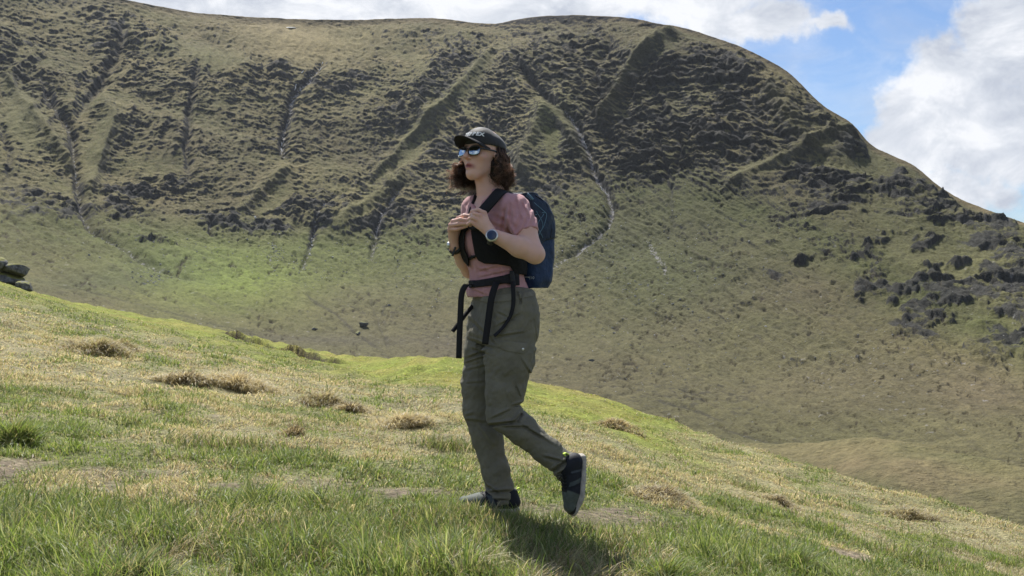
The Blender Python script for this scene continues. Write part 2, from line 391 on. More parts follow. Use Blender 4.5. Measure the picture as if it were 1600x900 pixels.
P = np.stack([MX, MY, MZ], -1) + N0*disp[..., None]
# (see below) and falls away; before the base it runs on as valley floor
back = []
zt = P[-1].copy()
for k in range(1, NB+1):
    q = zt.copy(); dd = 6*k*(1+.25*k)
    f = (zt[:, 1]+dd)/zt[:, 1]
    q[:, 0] = zt[:, 0]*f; q[:, 1] = zt[:, 1]*f; q[:, 2] = zt[:, 2] - 0.05*dd - 0.0016*dd*dd
    q[:, 2] = np.maximum(q[:, 2], -60)
    back.append(q)
front = []
z0 = P[0].copy()
for k in range(14, 0, -1):
    q = z0.copy(); f = 1-.058*k; q[:, 0] *= f; q[:, 1] *= f; q[:, 2] = z0[:, 2]-(1-f)*45; front.append(q)
P = np.concatenate([np.array(front), P, np.array(back)]); nf = 14
tot = P.shape[0]
Nn = grid_normals(P[..., 0], P[..., 1], P[..., 2])
Nz = Nn[nf:nf+NR, :, 2]
# colour of the ground cover, with some sun and shade painted in
def C(*c): return np.array(c)
big = fbm(MX/120, MY/120, MZ/90, 4, 41)[..., None]; med = fbm(MX/28, MY/28, bed/14, 4, 42)[..., None]; fin = fbm(MX/5, MY/6, bed/3, 4, 43, .65)[..., None]
green = C(.088, .104, .026); olive = C(.118, .115, .044); straw = C(.225, .188, .085); brown = C(.086, .068, .040); rockc = C(.025, .026, .026); rockl = C(.085, .086, .078)
base = mixv(olive, straw, np.clip(.28+.6*med+.5*big, 0, 1))
base = mixv(base, C(.125, .135, .042), (calm*.6)[..., None])
base = mixv(base, brown, np.clip(.25+.7*fin-.5*big, 0, .75))
apr = ((1-upper)*sstep(120, 20, PY-apron))[..., None]
base = mixv(base, green, np.clip(apr*(.75+.6*med), 0, 1))
low = sstep(60, 200, PY-apron)[..., None]
base = mixv(base, mixv(C(.125, .110, .055), C(.105, .112, .040), np.clip(.4+.9*big, 0, 1)), low*.85)
for (cx, cy, rx, ry, cc, wt) in [(360, 440, 150, 50, C(.23, .30, .055), 1.0), (260, 420, 120, 30, C(.13, .17, .05), .5), (470, 70, 90, 35, C(.30, .25, .11), .9), (440, 40, 90, 20, C(.28, .23, .11), .8), (870, 205, 35, 50, C(.17, .18, .06), .8), (700, 160, 70, 25, C(.16, .17, .06), .4),  # first bright green patch: sunlit gap between cloud shadows, painted as colour
                                 (1000, 400, 140, 60, C(.13, .155, .05), .7), (1080, 440, 120, 60, C(.13, .15, .05), .5), (1340, 260, 60, 18, C(.17, .17, .065), .7), (1560, 340, 70, 16, C(.22, .20, .09), .8), (1250, 390, 80, 20, C(.15, .16, .055), .6),
                                 (1500, 420, 80, 20, C(.19, .19, .07), .6), (1300, 600, 200, 50, C(.19, .165, .085), .6), (1480, 690, 160, 25, C(.20, .185, .085), .7), (1540, 610, 100, 50, C(.22, .18, .10), .6), (600, 470, 120, 30, C(.15, .15, .06), .6),
                                 (150, 440, 150, 20, C(.10, .12, .05), .5), (0, 330, 60, 60, C(.14, .14, .06), .3), (520, 410, 120, 40, C(.17, .20, .055), .6), (680, 420, 90, 50, C(.14, .17, .05), .5), (30, 190, 50, 80, C(.17, .165, .075), .5), (1100, 280, 60, 30, C(.14, .15, .05), .5), (720, 540, 90, 30, C(.13, .11, .07), .7), (500, 530, 200, 16, C(.11, .10, .065), .7)]:
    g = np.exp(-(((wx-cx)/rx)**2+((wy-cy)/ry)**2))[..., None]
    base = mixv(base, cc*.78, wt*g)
ribt = (sstep(14, 2, PY-sky_y[None, :]))[..., None]
base = mixv(base, C(.17, .135, .07), ribt*.8)
base = mixv(base, C(.115, .11, .045), rib[..., None]*.55)
steep = sstep(.66, .40, Nz)
expo = (.95-.15*reg)*crag*sstep(.05, .35, fbm(MX/16, MY/24, bed/9, 4, 48, .6)+.35*fbm(MX/60, MY/80, MZ/40, 2, 49)+.35*(crag-.6)) + .85*steep*np.clip(.35+upper+crag, 0, 1)+ .5*crag**2*np.clip(.55+1.1*fin[..., 0]+.8*med[..., 0]+.5*led, 0, 1.3) + .25*crag*fin[..., 0]
rk = (sstep(.22, .55, expo)*(1-.45*rib))[..., None]
base = mixv(base, mixv(rockc, rockl, np.clip(.12+.45*fin, 0, 1)), rk*.9)
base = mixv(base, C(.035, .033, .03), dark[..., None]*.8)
sc_n = perlin(MX/2.2, MY/3, MZ/2.0, 55); sc_m = perlin(MX/1.3, MY/2, MZ/1.2, 56)
stones = ((sc_n > .72) & (fbm(MX/60, MY/60, MZ/60, 2, 57) > -.1) & (upper < .6)).astype(float)*.6
stones = np.maximum(stones, (pale > .12)*(sc_m+pale > .55)*1.0)
base = mixv(base, C(.36, .36, .36), (stones*np.clip(sstep(900, 300, Dm)+pale*2, .25, 1)*.75)[..., None])
base = mixv(base, C(.050, .042, .026), ((1-upper)*(.75*spots+.35*sstep(.15, .5, strk)))[..., None])
tuft = sstep(.18, .42, fbm(MX/3.6, MY/5.5, MZ/2.6, 3, 45, .6)+.25*fbm(MX/40, MY/60, MZ/30, 3, 46))  # dark specks: heather, and small shadows put into the colour
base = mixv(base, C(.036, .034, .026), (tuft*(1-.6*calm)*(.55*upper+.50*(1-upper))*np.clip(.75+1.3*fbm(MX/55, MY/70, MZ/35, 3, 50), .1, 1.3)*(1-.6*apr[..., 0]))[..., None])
base = base*(1+.42*fin+.22*rough[..., None]+.30*strk[..., None]*(1-upper)[..., None]+.35*fine3[..., None])
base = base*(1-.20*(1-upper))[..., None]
base = base*(1-.28*sstep(780, 950, PX)*sstep(1700, 1350, PX)*(.35+.65*sstep(520, 380, PY)))[..., None]  # shade on the shoulder painted in as darker colour, fainter lower down
base = np.clip(base*np.array([1, .97, 1.0]), .012, .6)
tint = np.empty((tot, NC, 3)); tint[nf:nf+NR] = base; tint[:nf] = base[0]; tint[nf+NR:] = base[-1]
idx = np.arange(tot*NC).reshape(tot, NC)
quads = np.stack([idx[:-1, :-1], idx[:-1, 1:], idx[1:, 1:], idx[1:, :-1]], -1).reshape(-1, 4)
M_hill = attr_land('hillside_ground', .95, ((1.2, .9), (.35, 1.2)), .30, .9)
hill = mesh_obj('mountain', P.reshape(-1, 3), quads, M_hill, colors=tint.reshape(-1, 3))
tag(hill, 'craggy grass covered mountainside of a corrie behind the walker', 'mountain', kind='structure')
HILL = (P[nf:nf+NR], cols, sky_y, base_y)
def on_hill(px, py):
    """point of the mountain seen at a photo position"""
    c = int(np.argmin(abs(cols-px))); r_ = int(np.argmin(abs(PY[:, c]-py)))
    return P[nf+min(max(r_, 0), NR-1), c], Nn[nf+min(max(r_, 0), NR-1), c]

# far valley ground, to the horizon all round
g = 9000.0
vx = np.array([[-g, -g, -72], [g, -g, -72], [g, g, -72], [-g, g, -72]])
M_val = bpy.data.materials.new('valley_grass'); M_val.use_nodes = True
t = NT(M_val.node_tree); b = t.n['Principled BSDF']; tcn = t.add('ShaderNodeTexCoord')
t.link(t.ramp(t.noise(tcn.outputs['Object'], .02, 6), [(.3, (.07, .08, .03)), (.7, (.15, .14, .06))]), b.inputs['Base Color']); b.inputs['Roughness'].default_value = 1
tag(mesh_obj('valley_floor', vx, np.array([[0, 1, 2, 3]]), M_val), 'flat far valley ground below the mountain', 'ground', kind='structure')

# ---------------------------------------------------------------- the near hillside
BROW = [(-3000, 380, 60), (-300, 400, 34), (0, 441, 31), (40, 455, 30), (100, 470, 30), (200, 490, 29), (300, 505, 28), (350, 516, 27), (450, 540, 25), (560, 559, 22), (620, 561, 18.5), (650, 559, 17), (720, 562, 16), (760, 576, 16),
        (830, 600, 16), (900, 611, 15.5), (1000, 641, 14.5), (1100, 681, 13.3), (1150, 693, 12.8), (1250, 722, 12), (1350, 755, 11.2), (1450, 786, 10.4), (1550, 815, 9.8), (1600, 830, 9.5), (1900, 905, 8.5), (4000, 1500, 6)]
_bu = np.array([(p[0]-800)/FPX for p in BROW]); _bm = np.array([(p[1]-450)/FPX for p in BROW]); _bY = np.array([p[2] for p in BROW])
def ground_base(X, Y):
    X = np.asarray(X, float); Y = np.asarray(Y, float)
    zn = -(0.105*X + 0.045*np.sqrt(X*X+.3) - .025)
    Ys = np.maximum(Y, .8); u = X/Ys
    m = (np.interp(u-.012, _bu, _bm)+np.interp(u, _bu, _bm)+np.interp(u+.012, _bu, _bm))/3
    Yb = (np.interp(u-.03, _bu, _bY)+np.interp(u, _bu, _bY)+np.interp(u+.03, _bu, _bY))/3
    zb = CAMZ - m*Yb
    wgt = sstep(3.2, 1.0, np.zeros(1))*0 + sstep(0, 1, (Y-3.4)/(Yb-3.4))
    zc = zn*(1-wgt) + zb*wgt
    over = np.maximum(Y-Yb, 0)
    fall = np.where(over < 22, .011*over**2, .011*22**2+.484*(over-22))
    zo = CAMZ - m*Y - .012*over - fall
    # beyond the brow blend the hidden slope to a gentler fall far out
    return np.where(Y > Yb, zo, zc), Yb
HAG, HAGW = [(348, 517), (375, 523), (405, 527), (440, 533), (480, 541), (520, 549), (545, 556)], None
def ground_z(X, Y, fine=True):
    z, Yb = ground_base(X, Y)
    X = np.asarray(X, float); Y = np.asarray(Y, float)
    near = sstep(1.0, 3.0, Y)
    amp = np.clip(Y/18, .25, 1)
    z = z + amp*.13*fbm(X/1.3, Y/1.8, 0, 4, 61) + .050*fbm(X/.50, Y/.55, 0, 3, 62)*np.clip(Y/5, .5, 1.3)
    px = 800+X/np.maximum(Y, .5)*FPX
    # peat step: the turf beyond stands above the turf before it
    hy = np.interp(px, [348, 380, 420, 480, 545], [24.6, 23.8, 22.6, 20.8, 19.2]) + .35*perlin(X/.8, Y*0, 0, 66)
    hw = sstep(335, 352, px)*sstep(560, 500, px)*np.clip(.75+1.1*perlin(X/.7, 0*Y, 0, 65), .1, 1.5)
    z = z - hw*.27*(sstep(-.25, -.02, Y-hy)*sstep(1.0, .0, Y-hy)*-.55 + sstep(-1.4, -.2, Y-hy)*(1-sstep(-.1, .02, Y-hy)))
    # mossy hump beside the walker
    hx = (px-668)/70; hh = np.exp(-hx**2-((Y-15)/2.0)**2)
    z = z + .055*sstep(10, 16, Y)*(fbm(X/.42, Y/.60, 0, 3, 68)-.5*np.abs(perlin(X/.8, Y/1.1, 0, 69)))
    z = z + .10*hh*fbm(X/.35, Y/.45, 0, 3, 67)
    return z
def ground_at(px, py):
    """where the line of sight of a photo position meets the near hillside"""
    Y = np.geomspace(1.6, 45, 900); X = (px-800)/FPX*Y
    zz = ground_z(X, Y); ray = CAMZ+(450-py)/FPX*Y
    k = np.argmax(zz >= ray)
    if not (zz >= ray).any(): k = np.argmin(np.abs(zz-ray)/Y)
    return float(X[k]), float(Y[k]), float(zz[k])
u_c = np.concatenate([-np.geomspace(7, .62, 40), np.linspace(-.6, .6, 620), np.geomspace(.62, 7, 40)])
Y_r = np.concatenate([np.geomspace(.8, 40, 620), np.geomspace(41, 170, 40)])
U, YY = np.meshgrid(u_c, Y_r); XX = U*YY
ZZ = np.maximum(ground_z(XX, YY), -71)
idx = np.arange(XX.size).reshape(XX.shape)
q1 = np.stack([idx[:-1, :-1], idx[:-1, 1:], idx[1:, 1:], idx[1:, :-1]], -1).reshape(-1, 4)
TUSS_PX = [(150, 555, 40), (200, 552, 30), (105, 590, 30), (290, 602, 30), (372, 608, 42), (508, 632, 34), (548, 648, 24), (628, 668, 34), (460, 610, 26), (430, 650, 26), (60, 600, 40), (1035, 782, 40), (965, 668, 30), (1415, 812, 30), (1215, 790, 26), (700, 640, 30), (0, 560, 40), (230, 770, 60), (110, 760, 50), (450, 762, 50), (1180, 740, 40), (1330, 770, 40), (1060, 720, 40), (900, 690, 30)]
TUSS_XY = [ground_at(a, b_)[:2]+(c_/FPX*ground_at(a, b_)[1],) for a, b_, c_ in TUSS_PX]
def zone(X, Y):
    """ground cover weights: straw (dead grass), soil (worn path), moss (short bright turf)"""
    px = 800+X/np.maximum(Y, .5)*FPX
    n1 = fbm(X/.9, Y/1.1, 0, 4, 71); n2 = fbm(X/.3, Y/.35, 0, 3, 72); n3 = fbm(X/3.0, Y/3.5, 0, 3, 73)
    path = 5.15 + .10*X + .3*perlin(X/1.7, X*0+.5, 0, 74)
    pth = np.exp(-((Y-path)/.30)**2)*sstep(-.15, .35, fbm(X/.55+3, Y/.35, 0, 3, 75)+.10)
    soil = np.clip(pth*(.9+1.1*n2) + .7*sstep(.30, .55, fbm(X/.28, Y/.34, 0, 3, 79)-.1*n1)*sstep(14, 7, Y) + .6*sstep(.45, .8, n1)*sstep(12, 6, Y), 0, 1)
    band = np.exp(-((Y-10.5-.3*n3*3)/3.6)**2)
    straw = np.clip(.20+.22*sstep(5, 7, Y)+.85*n1+.25*n3 + .36*band + .35*sstep(1000, 1300, px)*sstep(5, 8, Y)*n1.clip(-.3, 1), 0, 1)
    Yb = ground_base(X, Y)[1]
    for (tx, ty, tr) in TUSS_XY:
        straw = np.maximum(straw, .95*np.exp(-(((X-tx)/(tr*1.7))**2+((Y-ty)/(tr*2.2))**2)))
    moss = np.clip(sstep(.52, .84, Y/Yb+.14*n3+.25*n1)*(1-.9*sstep(980, 1180, px+90*n3)), 0, 1)
    straw = straw*(1-.75*moss)
    return straw, soil, moss, n2
st_, so_, mo_, n2_ = zone(XX, YY)
gcol = C(.120, .130, .048)*np.ones(XX.shape+(1,))
gcol = mixv(gcol, C(.235, .205, .125), st_[..., None]*.8)
gcol = mixv(gcol, mixv(C(.165, .195, .030), C(.21, .190, .045), np.clip(.4+1.2*fbm(XX/1.1, YY/1.5, 0, 3, 77), 0, 1)[..., None]), mo_[..., None]*.9)
gcol = mixv(gcol, C(.19, .150, .110), so_[..., None]*.9)
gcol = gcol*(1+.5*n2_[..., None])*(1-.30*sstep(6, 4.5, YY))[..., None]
pxg = 800+XX/np.maximum(YY, .5)*FPX
hy = np.interp(pxg, [348, 380, 420, 480, 545], [24.6, 23.8, 22.6, 20.8, 19.2]) + .35*perlin(XX/.8, YY*0, 0, 66)
hagm = sstep(338, 352, pxg)*sstep(556, 500, pxg)*np.exp(-((YY-hy+.2)/.26)**2)
gcol = mixv(gcol, C(.035, .026, .018), np.clip(hagm*1.8*np.clip(.8+1.2*fbm(XX/.35, YY/.35, 0, 3, 78), 0, 1.2), 0, 1)[..., None])
gcol = np.clip(gcol, .01, .6)
# the same hillside behind the camera
bx, by = np.meshgrid(np.linspace(-60, 60, 120), np.concatenate([np.linspace(-60, 0, 40), [.5, .82]]))
bz = ground_z(bx, np.maximum(by, .8))-.01+0.02*fbm(bx/2, by/2, 0, 3, 64)
i2 = np.arange(bx.size).reshape(bx.shape)+XX.size
q2 = np.stack([i2[:-1, :-1], i2[:-1, 1:], i2[1:, 1:], i2[1:, :-1]], -1).reshape(-1, 4)
VV = np.concatenate([np.stack([XX, YY, ZZ], -1).reshape(-1, 3), np.stack([bx, by, bz], -1).reshape(-1, 3)])
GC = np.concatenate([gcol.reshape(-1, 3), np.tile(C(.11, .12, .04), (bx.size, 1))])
M_turf = attr_land('turf_ground', .95, ((28, .02), (7, .04)), .6, 30)
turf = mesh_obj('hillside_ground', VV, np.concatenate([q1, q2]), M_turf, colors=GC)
tag(turf, 'grassy hillside the walker crosses, sloping down to the right', 'ground', kind='structure')

# low moraine ridge in the valley bottom, seen past the brow on the right
mc = np.linspace(900, 2300, 500); crest = np.interp(mc, [900, 1050, 1120, 1200, 1260, 1330, 1400, 1450, 1500, 1560, 1640, 1800, 2300], [700, 674, 690, 694, 692, 684, 684, 694, 708, 720, 742, 800, 900])
crest = np.convolve(np.pad(crest, 10, mode='edge'), np.ones(21)/21, 'valid')
dist0 = np.interp(mc, [900, 1100, 1400, 1700, 2300], [300, 260, 215, 170, 120]); uo = (mc-800)/FPX; zc_ = CAMZ+(450-crest)/FPX*dist0
offs = np.concatenate([-np.linspace(1, 0, 90)**1.3*110, np.linspace(.02, 1, 24)*50])
Yg = dist0[None, :]+offs[:, None]; Xg = uo[None, :]*Yg; o_ = offs[:, None]
mm = (450-crest)/FPX
Zg = zc_[None, :] + np.where(o_ < 0, np.where(o_ < -70, 0, 0)-(mm[None, :]*-1)*0+o_*.055 - .0012*o_*o_*.35, -.16*o_-.006*o_*o_)
Zg = Zg + .9*fbm(Xg/22, Yg/22, 0, 4, 171)*np.clip(np.abs(o_)/8, .15, 1) + .8*fbm(Xg/6, Yg/8, 0, 4, 172) + .35*fbm(Xg/1.8, Yg/2.5, 0, 3, 178)
Zg = Zg - 1.2*sstep(.55, .8, 1-np.abs(perlin(Xg/40+Yg/90, Yg/16, 0, 173)))*0
lines = -1+0*np.abs(2*perlin(Xg/60, (Yg+.25*Xg)/13, 0, 174)); ln_ = sstep(.90, .99, lines); Zg = Zg-.8*ln_
mcol = mixv(C(.080, .080, .034), C(.150, .118, .062), np.clip(.45+1.1*fbm(Xg/18, Yg/25, 0, 4, 175), 0, 1)[..., None])
mcol = mixv(mcol, C(.045, .038, .024), sstep(.35, .6, fbm(Xg/6, Yg/9, 0, 4, 177))[..., None]*.7)
mcol = mixv(mcol, C(.16, .145, .062), (sstep(-30, -4, o_)*np.ones_like(Xg))[..., None]*.40)
mcol = mixv(mcol, C(.03, .026, .02), (ln_*.8)[..., None])*(1+.35*fbm(Xg/2.5, Yg/3, 0, 3, 176)[..., None])
mi = np.arange(Xg.size).reshape(Xg.shape); mq = np.stack([mi[:-1, :-1], mi[:-1, 1:], mi[1:, 1:], mi[1:, :-1]], -1).reshape(-1, 4)
tag(mesh_obj('moraine_ridge', np.stack([Xg, Yg, Zg], -1).reshape(-1, 3), mq, M_hill, colors=np.clip(mcol, .01, .5).reshape(-1, 3)), 'low tan green ridge in the valley bottom beyond the brow', 'ridge', kind='structure')
# ---------------------------------------------------------------- signed distance modelling
class Field:
    """sampled distance field; primitives are added inside their own boxes"""
    def __init__(s, lo, hi, h):
        s.lo = np.array(lo, float); s.h = h
        s.n = np.ceil((np.array(hi)-s.lo)/h).astype(int)+1
        s.f = np.full(s.n, 9.0, F32)
        s.ax = [s.lo[i]+np.arange(s.n[i])*h for i in range(3)]
    def box(s, lo, hi, pad):
        i0 = np.clip(np.floor((np.array(lo)-pad-s.lo)/s.h).astype(int), 0, s.n)
        i1 = np.clip(np.ceil((np.array(hi)+pad-s.lo)/s.h).astype(int)+1, 0, s.n)
        sl = tuple(slice(a, b) for a, b in zip(i0, i1))
        g = [s.ax[i][sl[i]].astype(F32) for i in range(3)]
        return sl, g[0][:, None, None], g[1][None, :, None], g[2][None, None, :]
    def put(s, sl, d, k=0.0, op='u'):
        a = s.f[sl]
        if a.size == 0: return
        if op == 's': d = -d; 
        if k <= 0:
            r = np.minimum(a, d) if op == 'u' else np.maximum(a, d)
        else:
            hh = np.maximum(k-np.abs(a-d), 0)/k
            r = (np.minimum(a, d)-hh*hh*k*.25) if op == 'u' else (np.maximum(a, d)+hh*hh*k*.25)
        s.f[sl] = r
    def cone(s, a, b, ra, rb, k=0.0, op='u', flat=None, fs=1.0):
        """round cone from a to b; flat: direction in which the section is scaled by fs"""
        a = np.array(a, float); b = np.array(b, float); r = max(ra, rb)*max(fs, 1)
        sl, x, y, z = s.box(np.minimum(a, b)-r, np.maximum(a, b)+r, k+3*s.h+.004)
        ab = b-a; L = max(ab @ ab, 1e-12)
        px, py, pz = x-a[0], y-a[1], z-a[2]
        t = np.clip((px*ab[0]+py*ab[1]+pz*ab[2])/L, 0, 1)
        qx, qy, qz = px-t*ab[0], py-t*ab[1], pz-t*ab[2]
        q2 = qx*qx+qy*qy+qz*qz
        if flat is not None:
            n = np.array(flat, float); n /= np.linalg.norm(n)
            qn = qx*n[0]+qy*n[1]+qz*n[2]
            q2 = q2 - qn*qn + (qn/fs)**2
        s.put(sl, (np.sqrt(np.maximum(q2, 0))-(ra+t*(rb-ra))).astype(F32)*min(1, fs), k, op)
    def chain(s, pts, rs, k=0.0, **kw):
        for i in range(len(pts)-1): s.cone(pts[i], pts[i+1], rs[i], rs[i+1], k, **kw)
    def ell(s, c, axes, rad, k=0.0, op='u'):
        """ellipsoid with orthonormal axes (3 vectors) and radii"""
        c = np.array(c, float); A = np.array(axes, float); rad = np.array(rad, float); m = rad.max()
        sl, x, y, z = s.box(c-m, c+m, k+3*s.h)
        p = [x-c[0], y-c[1], z-c[2]]
        q = [(p[0]*A[i][0]+p[1]*A[i][1]+p[2]*A[i][2]) for i in range(3)]
        k0 = np.sqrt(sum((q[i]/rad[i])**2 for i in range(3))); k1 = np.sqrt(sum((q[i]/rad[i]**2)**2 for i in range(3)))
        s.put(sl, (k0*(k0-1)/np.maximum(k1, 1e-6)).astype(F32), k, op)
    def bx(s, c, axes, half, rnd=0.0, k=0.0, op='u'):
        c = np.array(c, float); A = np.array(axes, float); half = np.array(half, float); m = np.linalg.norm(half)
        sl, x, y, z = s.box(c-m, c+m, k+3*s.h)
        p = [x-c[0], y-c[1], z-c[2]]
        q = [np.abs(p[0]*A[i][0]+p[1]*A[i][1]+p[2]*A[i][2])-(half[i]-rnd) for i in range(3)]
        d = np.sqrt(sum(np.maximum(v, 0)**2 for v in q)) + np.minimum(np.maximum(np.maximum(q[0], q[1]), q[2]), 0) - rnd
        s.put(sl, d.astype(F32), k, op)
    def loft(s, rows, k=0.0, op='u'):
        """rows: (z, cx, cy, a, b, angle, power) elliptical sections stacked along z; a along angle direction"""
        rows = sorted(rows); zz = [r[0] for r in rows]
        lo = [min(r[1]-max(r[3], r[4]) for r in rows), min(r[2]-max(r[3], r[4]) for r in rows), zz[0]]
        hi = [max(r[1]+max(r[3], r[4]) for r in rows), max(r[2]+max(r[3], r[4]) for r in rows), zz[-1]]
        sl, x, y, z = s.box(lo, hi, k+3*s.h+.005)
        sm = lambda i: np.interp(z, zz, [r[i] for r in rows])
        cx, cy, a, b, an, pw = [sm(i) for i in range(1, 7)]
        ca, sa = np.cos(an), np.sin(an)
        u = (x-cx)*ca+(y-cy)*sa; v = -(x-cx)*sa+(y-cy)*ca
        g = (np.abs(u/a)**pw+np.abs(v/b)**pw)**(1/pw)
        rr = np.hypot(u, v)
        d = rr - rr/np.maximum(g, 1e-5)
        d = np.where(g < .05, -np.minimum(a, b), d)
        d = np.maximum(d*.92, np.maximum(zz[0]-z, z-zz[-1]))
        s.put(sl, d.astype(F32), k, op)
    def coords(s):
        return s.ax[0][:, None, None].astype(F32), s.ax[1][None, :, None].astype(F32), s.ax[2][None, None, :].astype(F32)
    def band(s, w=.02):
        """indices and positions of samples near the surface"""
        I = np.argwhere(np.abs(s.f) < w)
        return I, s.lo[0]+I[:, 0]*s.h, s.lo[1]+I[:, 1]*s.h, s.lo[2]+I[:, 2]*s.h
    def displace(s, fn, w=.02):
        I, x, y, z = s.band(w)
        s.f[I[:, 0], I[:, 1], I[:, 2]] -= fn(x, y, z).astype(F32)
    def sample(s, P):
        """trilinear value at points (n,3); big outside"""
        q = (np.asarray(P)-s.lo)/s.h
        q = np.clip(q, 0, s.n-1.001); i = q.astype(int); f = q-i; r = 0
        for dx in (0, 1):
            for dy in (0, 1):
                for dz in (0, 1):
                    wgt = (f[:, 0] if dx else 1-f[:, 0])*(f[:, 1] if dy else 1-f[:, 1])*(f[:, 2] if dz else 1-f[:, 2])
                    r = r+wgt*s.f[i[:, 0]+dx, i[:, 1]+dy, i[:, 2]+dz]
        return r
    def mesh(s):
        """surface nets"""
        F = s.f; ins = F < 0
        c = ins[:-1, :-1, :-1].astype(np.int8)
        for dx in (0, 1):
            for dy in (0, 1):
                for dz in (0, 1):
                    if dx+dy+dz: c = c+ins[dx:F.shape[0]-1+dx, dy:F.shape[1]-1+dy, dz:F.shape[2]-1+dz]
        A = np.argwhere((c > 0) & (c < 8))
        cid = np.full(c.shape, -1, np.int32); cid[A[:, 0], A[:, 1], A[:, 2]] = np.arange(len(A))
        cor = [(a, b_, d) for a in (0, 1) for b_ in (0, 1) for d in (0, 1)]
        val = {q: F[A[:, 0]+q[0], A[:, 1]+q[1], A[:, 2]+q[2]] for q in cor}
        acc = np.zeros((len(A), 3)); cnt = np.zeros(len(A))
        for p in cor:
            for ax in range(3):
                if p[ax]: continue
                q = list(p); q[ax] = 1; q = tuple(q)
                v0, v1 = val[p], val[q]; m_ = (v0 < 0) != (v1 < 0)
                t = np.where(m_, v0/np.where(m_, v0-v1, 1), 0)
                pt = np.tile(np.array(p, float), (len(A), 1)); pt[:, ax] = t
                acc[m_] += pt[m_]; cnt[m_] += 1
        V = s.lo+(A+acc/np.maximum(cnt, 1)[:, None])*s.h
        quads = []
        for ax in range(3):
            o1, o2 = [(1, 2), (2, 0), (0, 1)][ax]
            sl0 = [slice(None)]*3; sl1 = [slice(None)]*3
            sl0[ax] = slice(0, -1); sl1[ax] = slice(1, None)
            e = ins[tuple(sl0)] != ins[tuple(sl1)]
            E = np.argwhere(e); E = E[(E[:, o1] > 0) & (E[:, o2] > 0) & (E[:, o1] < F.shape[o1]-1) & (E[:, o2] < F.shape[o2]-1)]
            def gc(d1, d2):
                G = E.copy(); G[:, o1] -= d1; G[:, o2] -= d2; return cid[G[:, 0], G[:, 1], G[:, 2]]
            q = np.stack([gc(1, 1), gc(0, 1), gc(0, 0), gc(1, 0)], 1)
            fl = ins[E[:, 0], E[:, 1], E[:, 2]]
            q[~fl] = q[~fl][:, ::-1]
            quads.append(q)
        Q = np.concatenate(quads); Q = Q[(Q >= 0).all(1)]
        return V, Q

def W(px, py, dy=0.0):
    """world point for a position on the walker measured in the photo, dy metres behind (+) or before (-) her mid plane"""
    return np.array([(px-800)/FPX*(YP+dy), YP+dy, CAMZ+(450-py)/FPX*(YP+dy)])

def simple_mat(name, color, rough=.8, metallic=0.0, spec=.3, sheen=0.0, noise=None, bump=None, sss=0.0, trans=0.0):
    """noise: (scale, amount); bump: list of (scale, height m, stretch vector)"""
    m = bpy.data.materials.new(name); m.use_nodes = True
    t = NT(m.node_tree); b = t.n['Principled BSDF']
    O = t.add('ShaderNodeTexCoord').outputs['Object']
    b.inputs['Roughness'].default_value = rough; b.inputs['Metallic'].default_value = metallic
    b.inputs['Specular IOR Level'].default_value = spec
    if sheen: b.inputs['Sheen Weight'].default_value = sheen; b.inputs['Sheen Roughness'].default_value = .5
    if sss:
        b.inputs['Subsurface Weight'].default_value = sss; b.inputs['Subsurface Radius'].default_value = (.012, .004, .002); b.inputs['Subsurface Scale'].default_value = 1.0
    if noise:
        n = t.noise(O, noise[0], 4, .6)
        f = t.maprange(n, .3, .7, 1-noise[1], 1+noise[1])
        c = t.vmath('SCALE', tuple(color[:3])); t.link(f, c.inputs['Scale']); t.link(c.outputs[0], b.inputs['Base Color'])
    else: b.inputs['Base Color'].default_value = (*color[:3], 1)
    if bump:
        h = None
        for sc, am, st in bump:
            vv = t.vmath('MULTIPLY', O, st).outputs[0]
            x = t.math('MULTIPLY', t.noise(vv, sc, 4, .55), am); h = x if h is None else t.math('ADD', h, x)
        bp = t.add('ShaderNodeBump'); bp.inputs['Distance'].default_value = 1.0
        t.link(h, bp.inputs['Height']); t.link(bp.outputs[0], b.inputs['Normal'])
    return m

def box_mb(c, axes, half):
    c = np.array(c, float); A = np.array(axes, float)
    V = [c+sum(A[i]*half[i]*sg[i] for i in range(3)) for sg in [(-1, -1, -1), (1, -1, -1), (1, 1, -1), (-1, 1, -1), (-1, -1, 1), (1, -1, 1), (1, 1, 1), (-1, 1, 1)]]
    Q = [(0, 3, 2, 1), (4, 5, 6, 7), (0, 1, 5, 4), (1, 2, 6, 5), (2, 3, 7, 6), (3, 0, 4, 7)]
    return np.array(V), np.array(Q)
def join_mb(parts):
    V = []; Q = []; n = 0
    for v, q in parts: V.append(v); Q.append(np.asarray(q)+n); n += len(v)
    return np.concatenate(V), np.concatenate(Q)
def spline(pts, n):
    """Catmull-Rom through points"""
    P = np.array(pts, float); P = np.vstack([2*P[0]-P[1], P, 2*P[-1]-P[-2]]); out = []
    for t in np.linspace(0, len(pts)-1-1e-6, n):
        i = int(t); f = t-i; a, b, c, d = P[i:i+4]
        out.append(.5*((2*b)+(-a+c)*f+(2*a-5*b+4*c-d)*f*f+(-a+3*b-3*c+d)*f**3))
    return np.array(out)
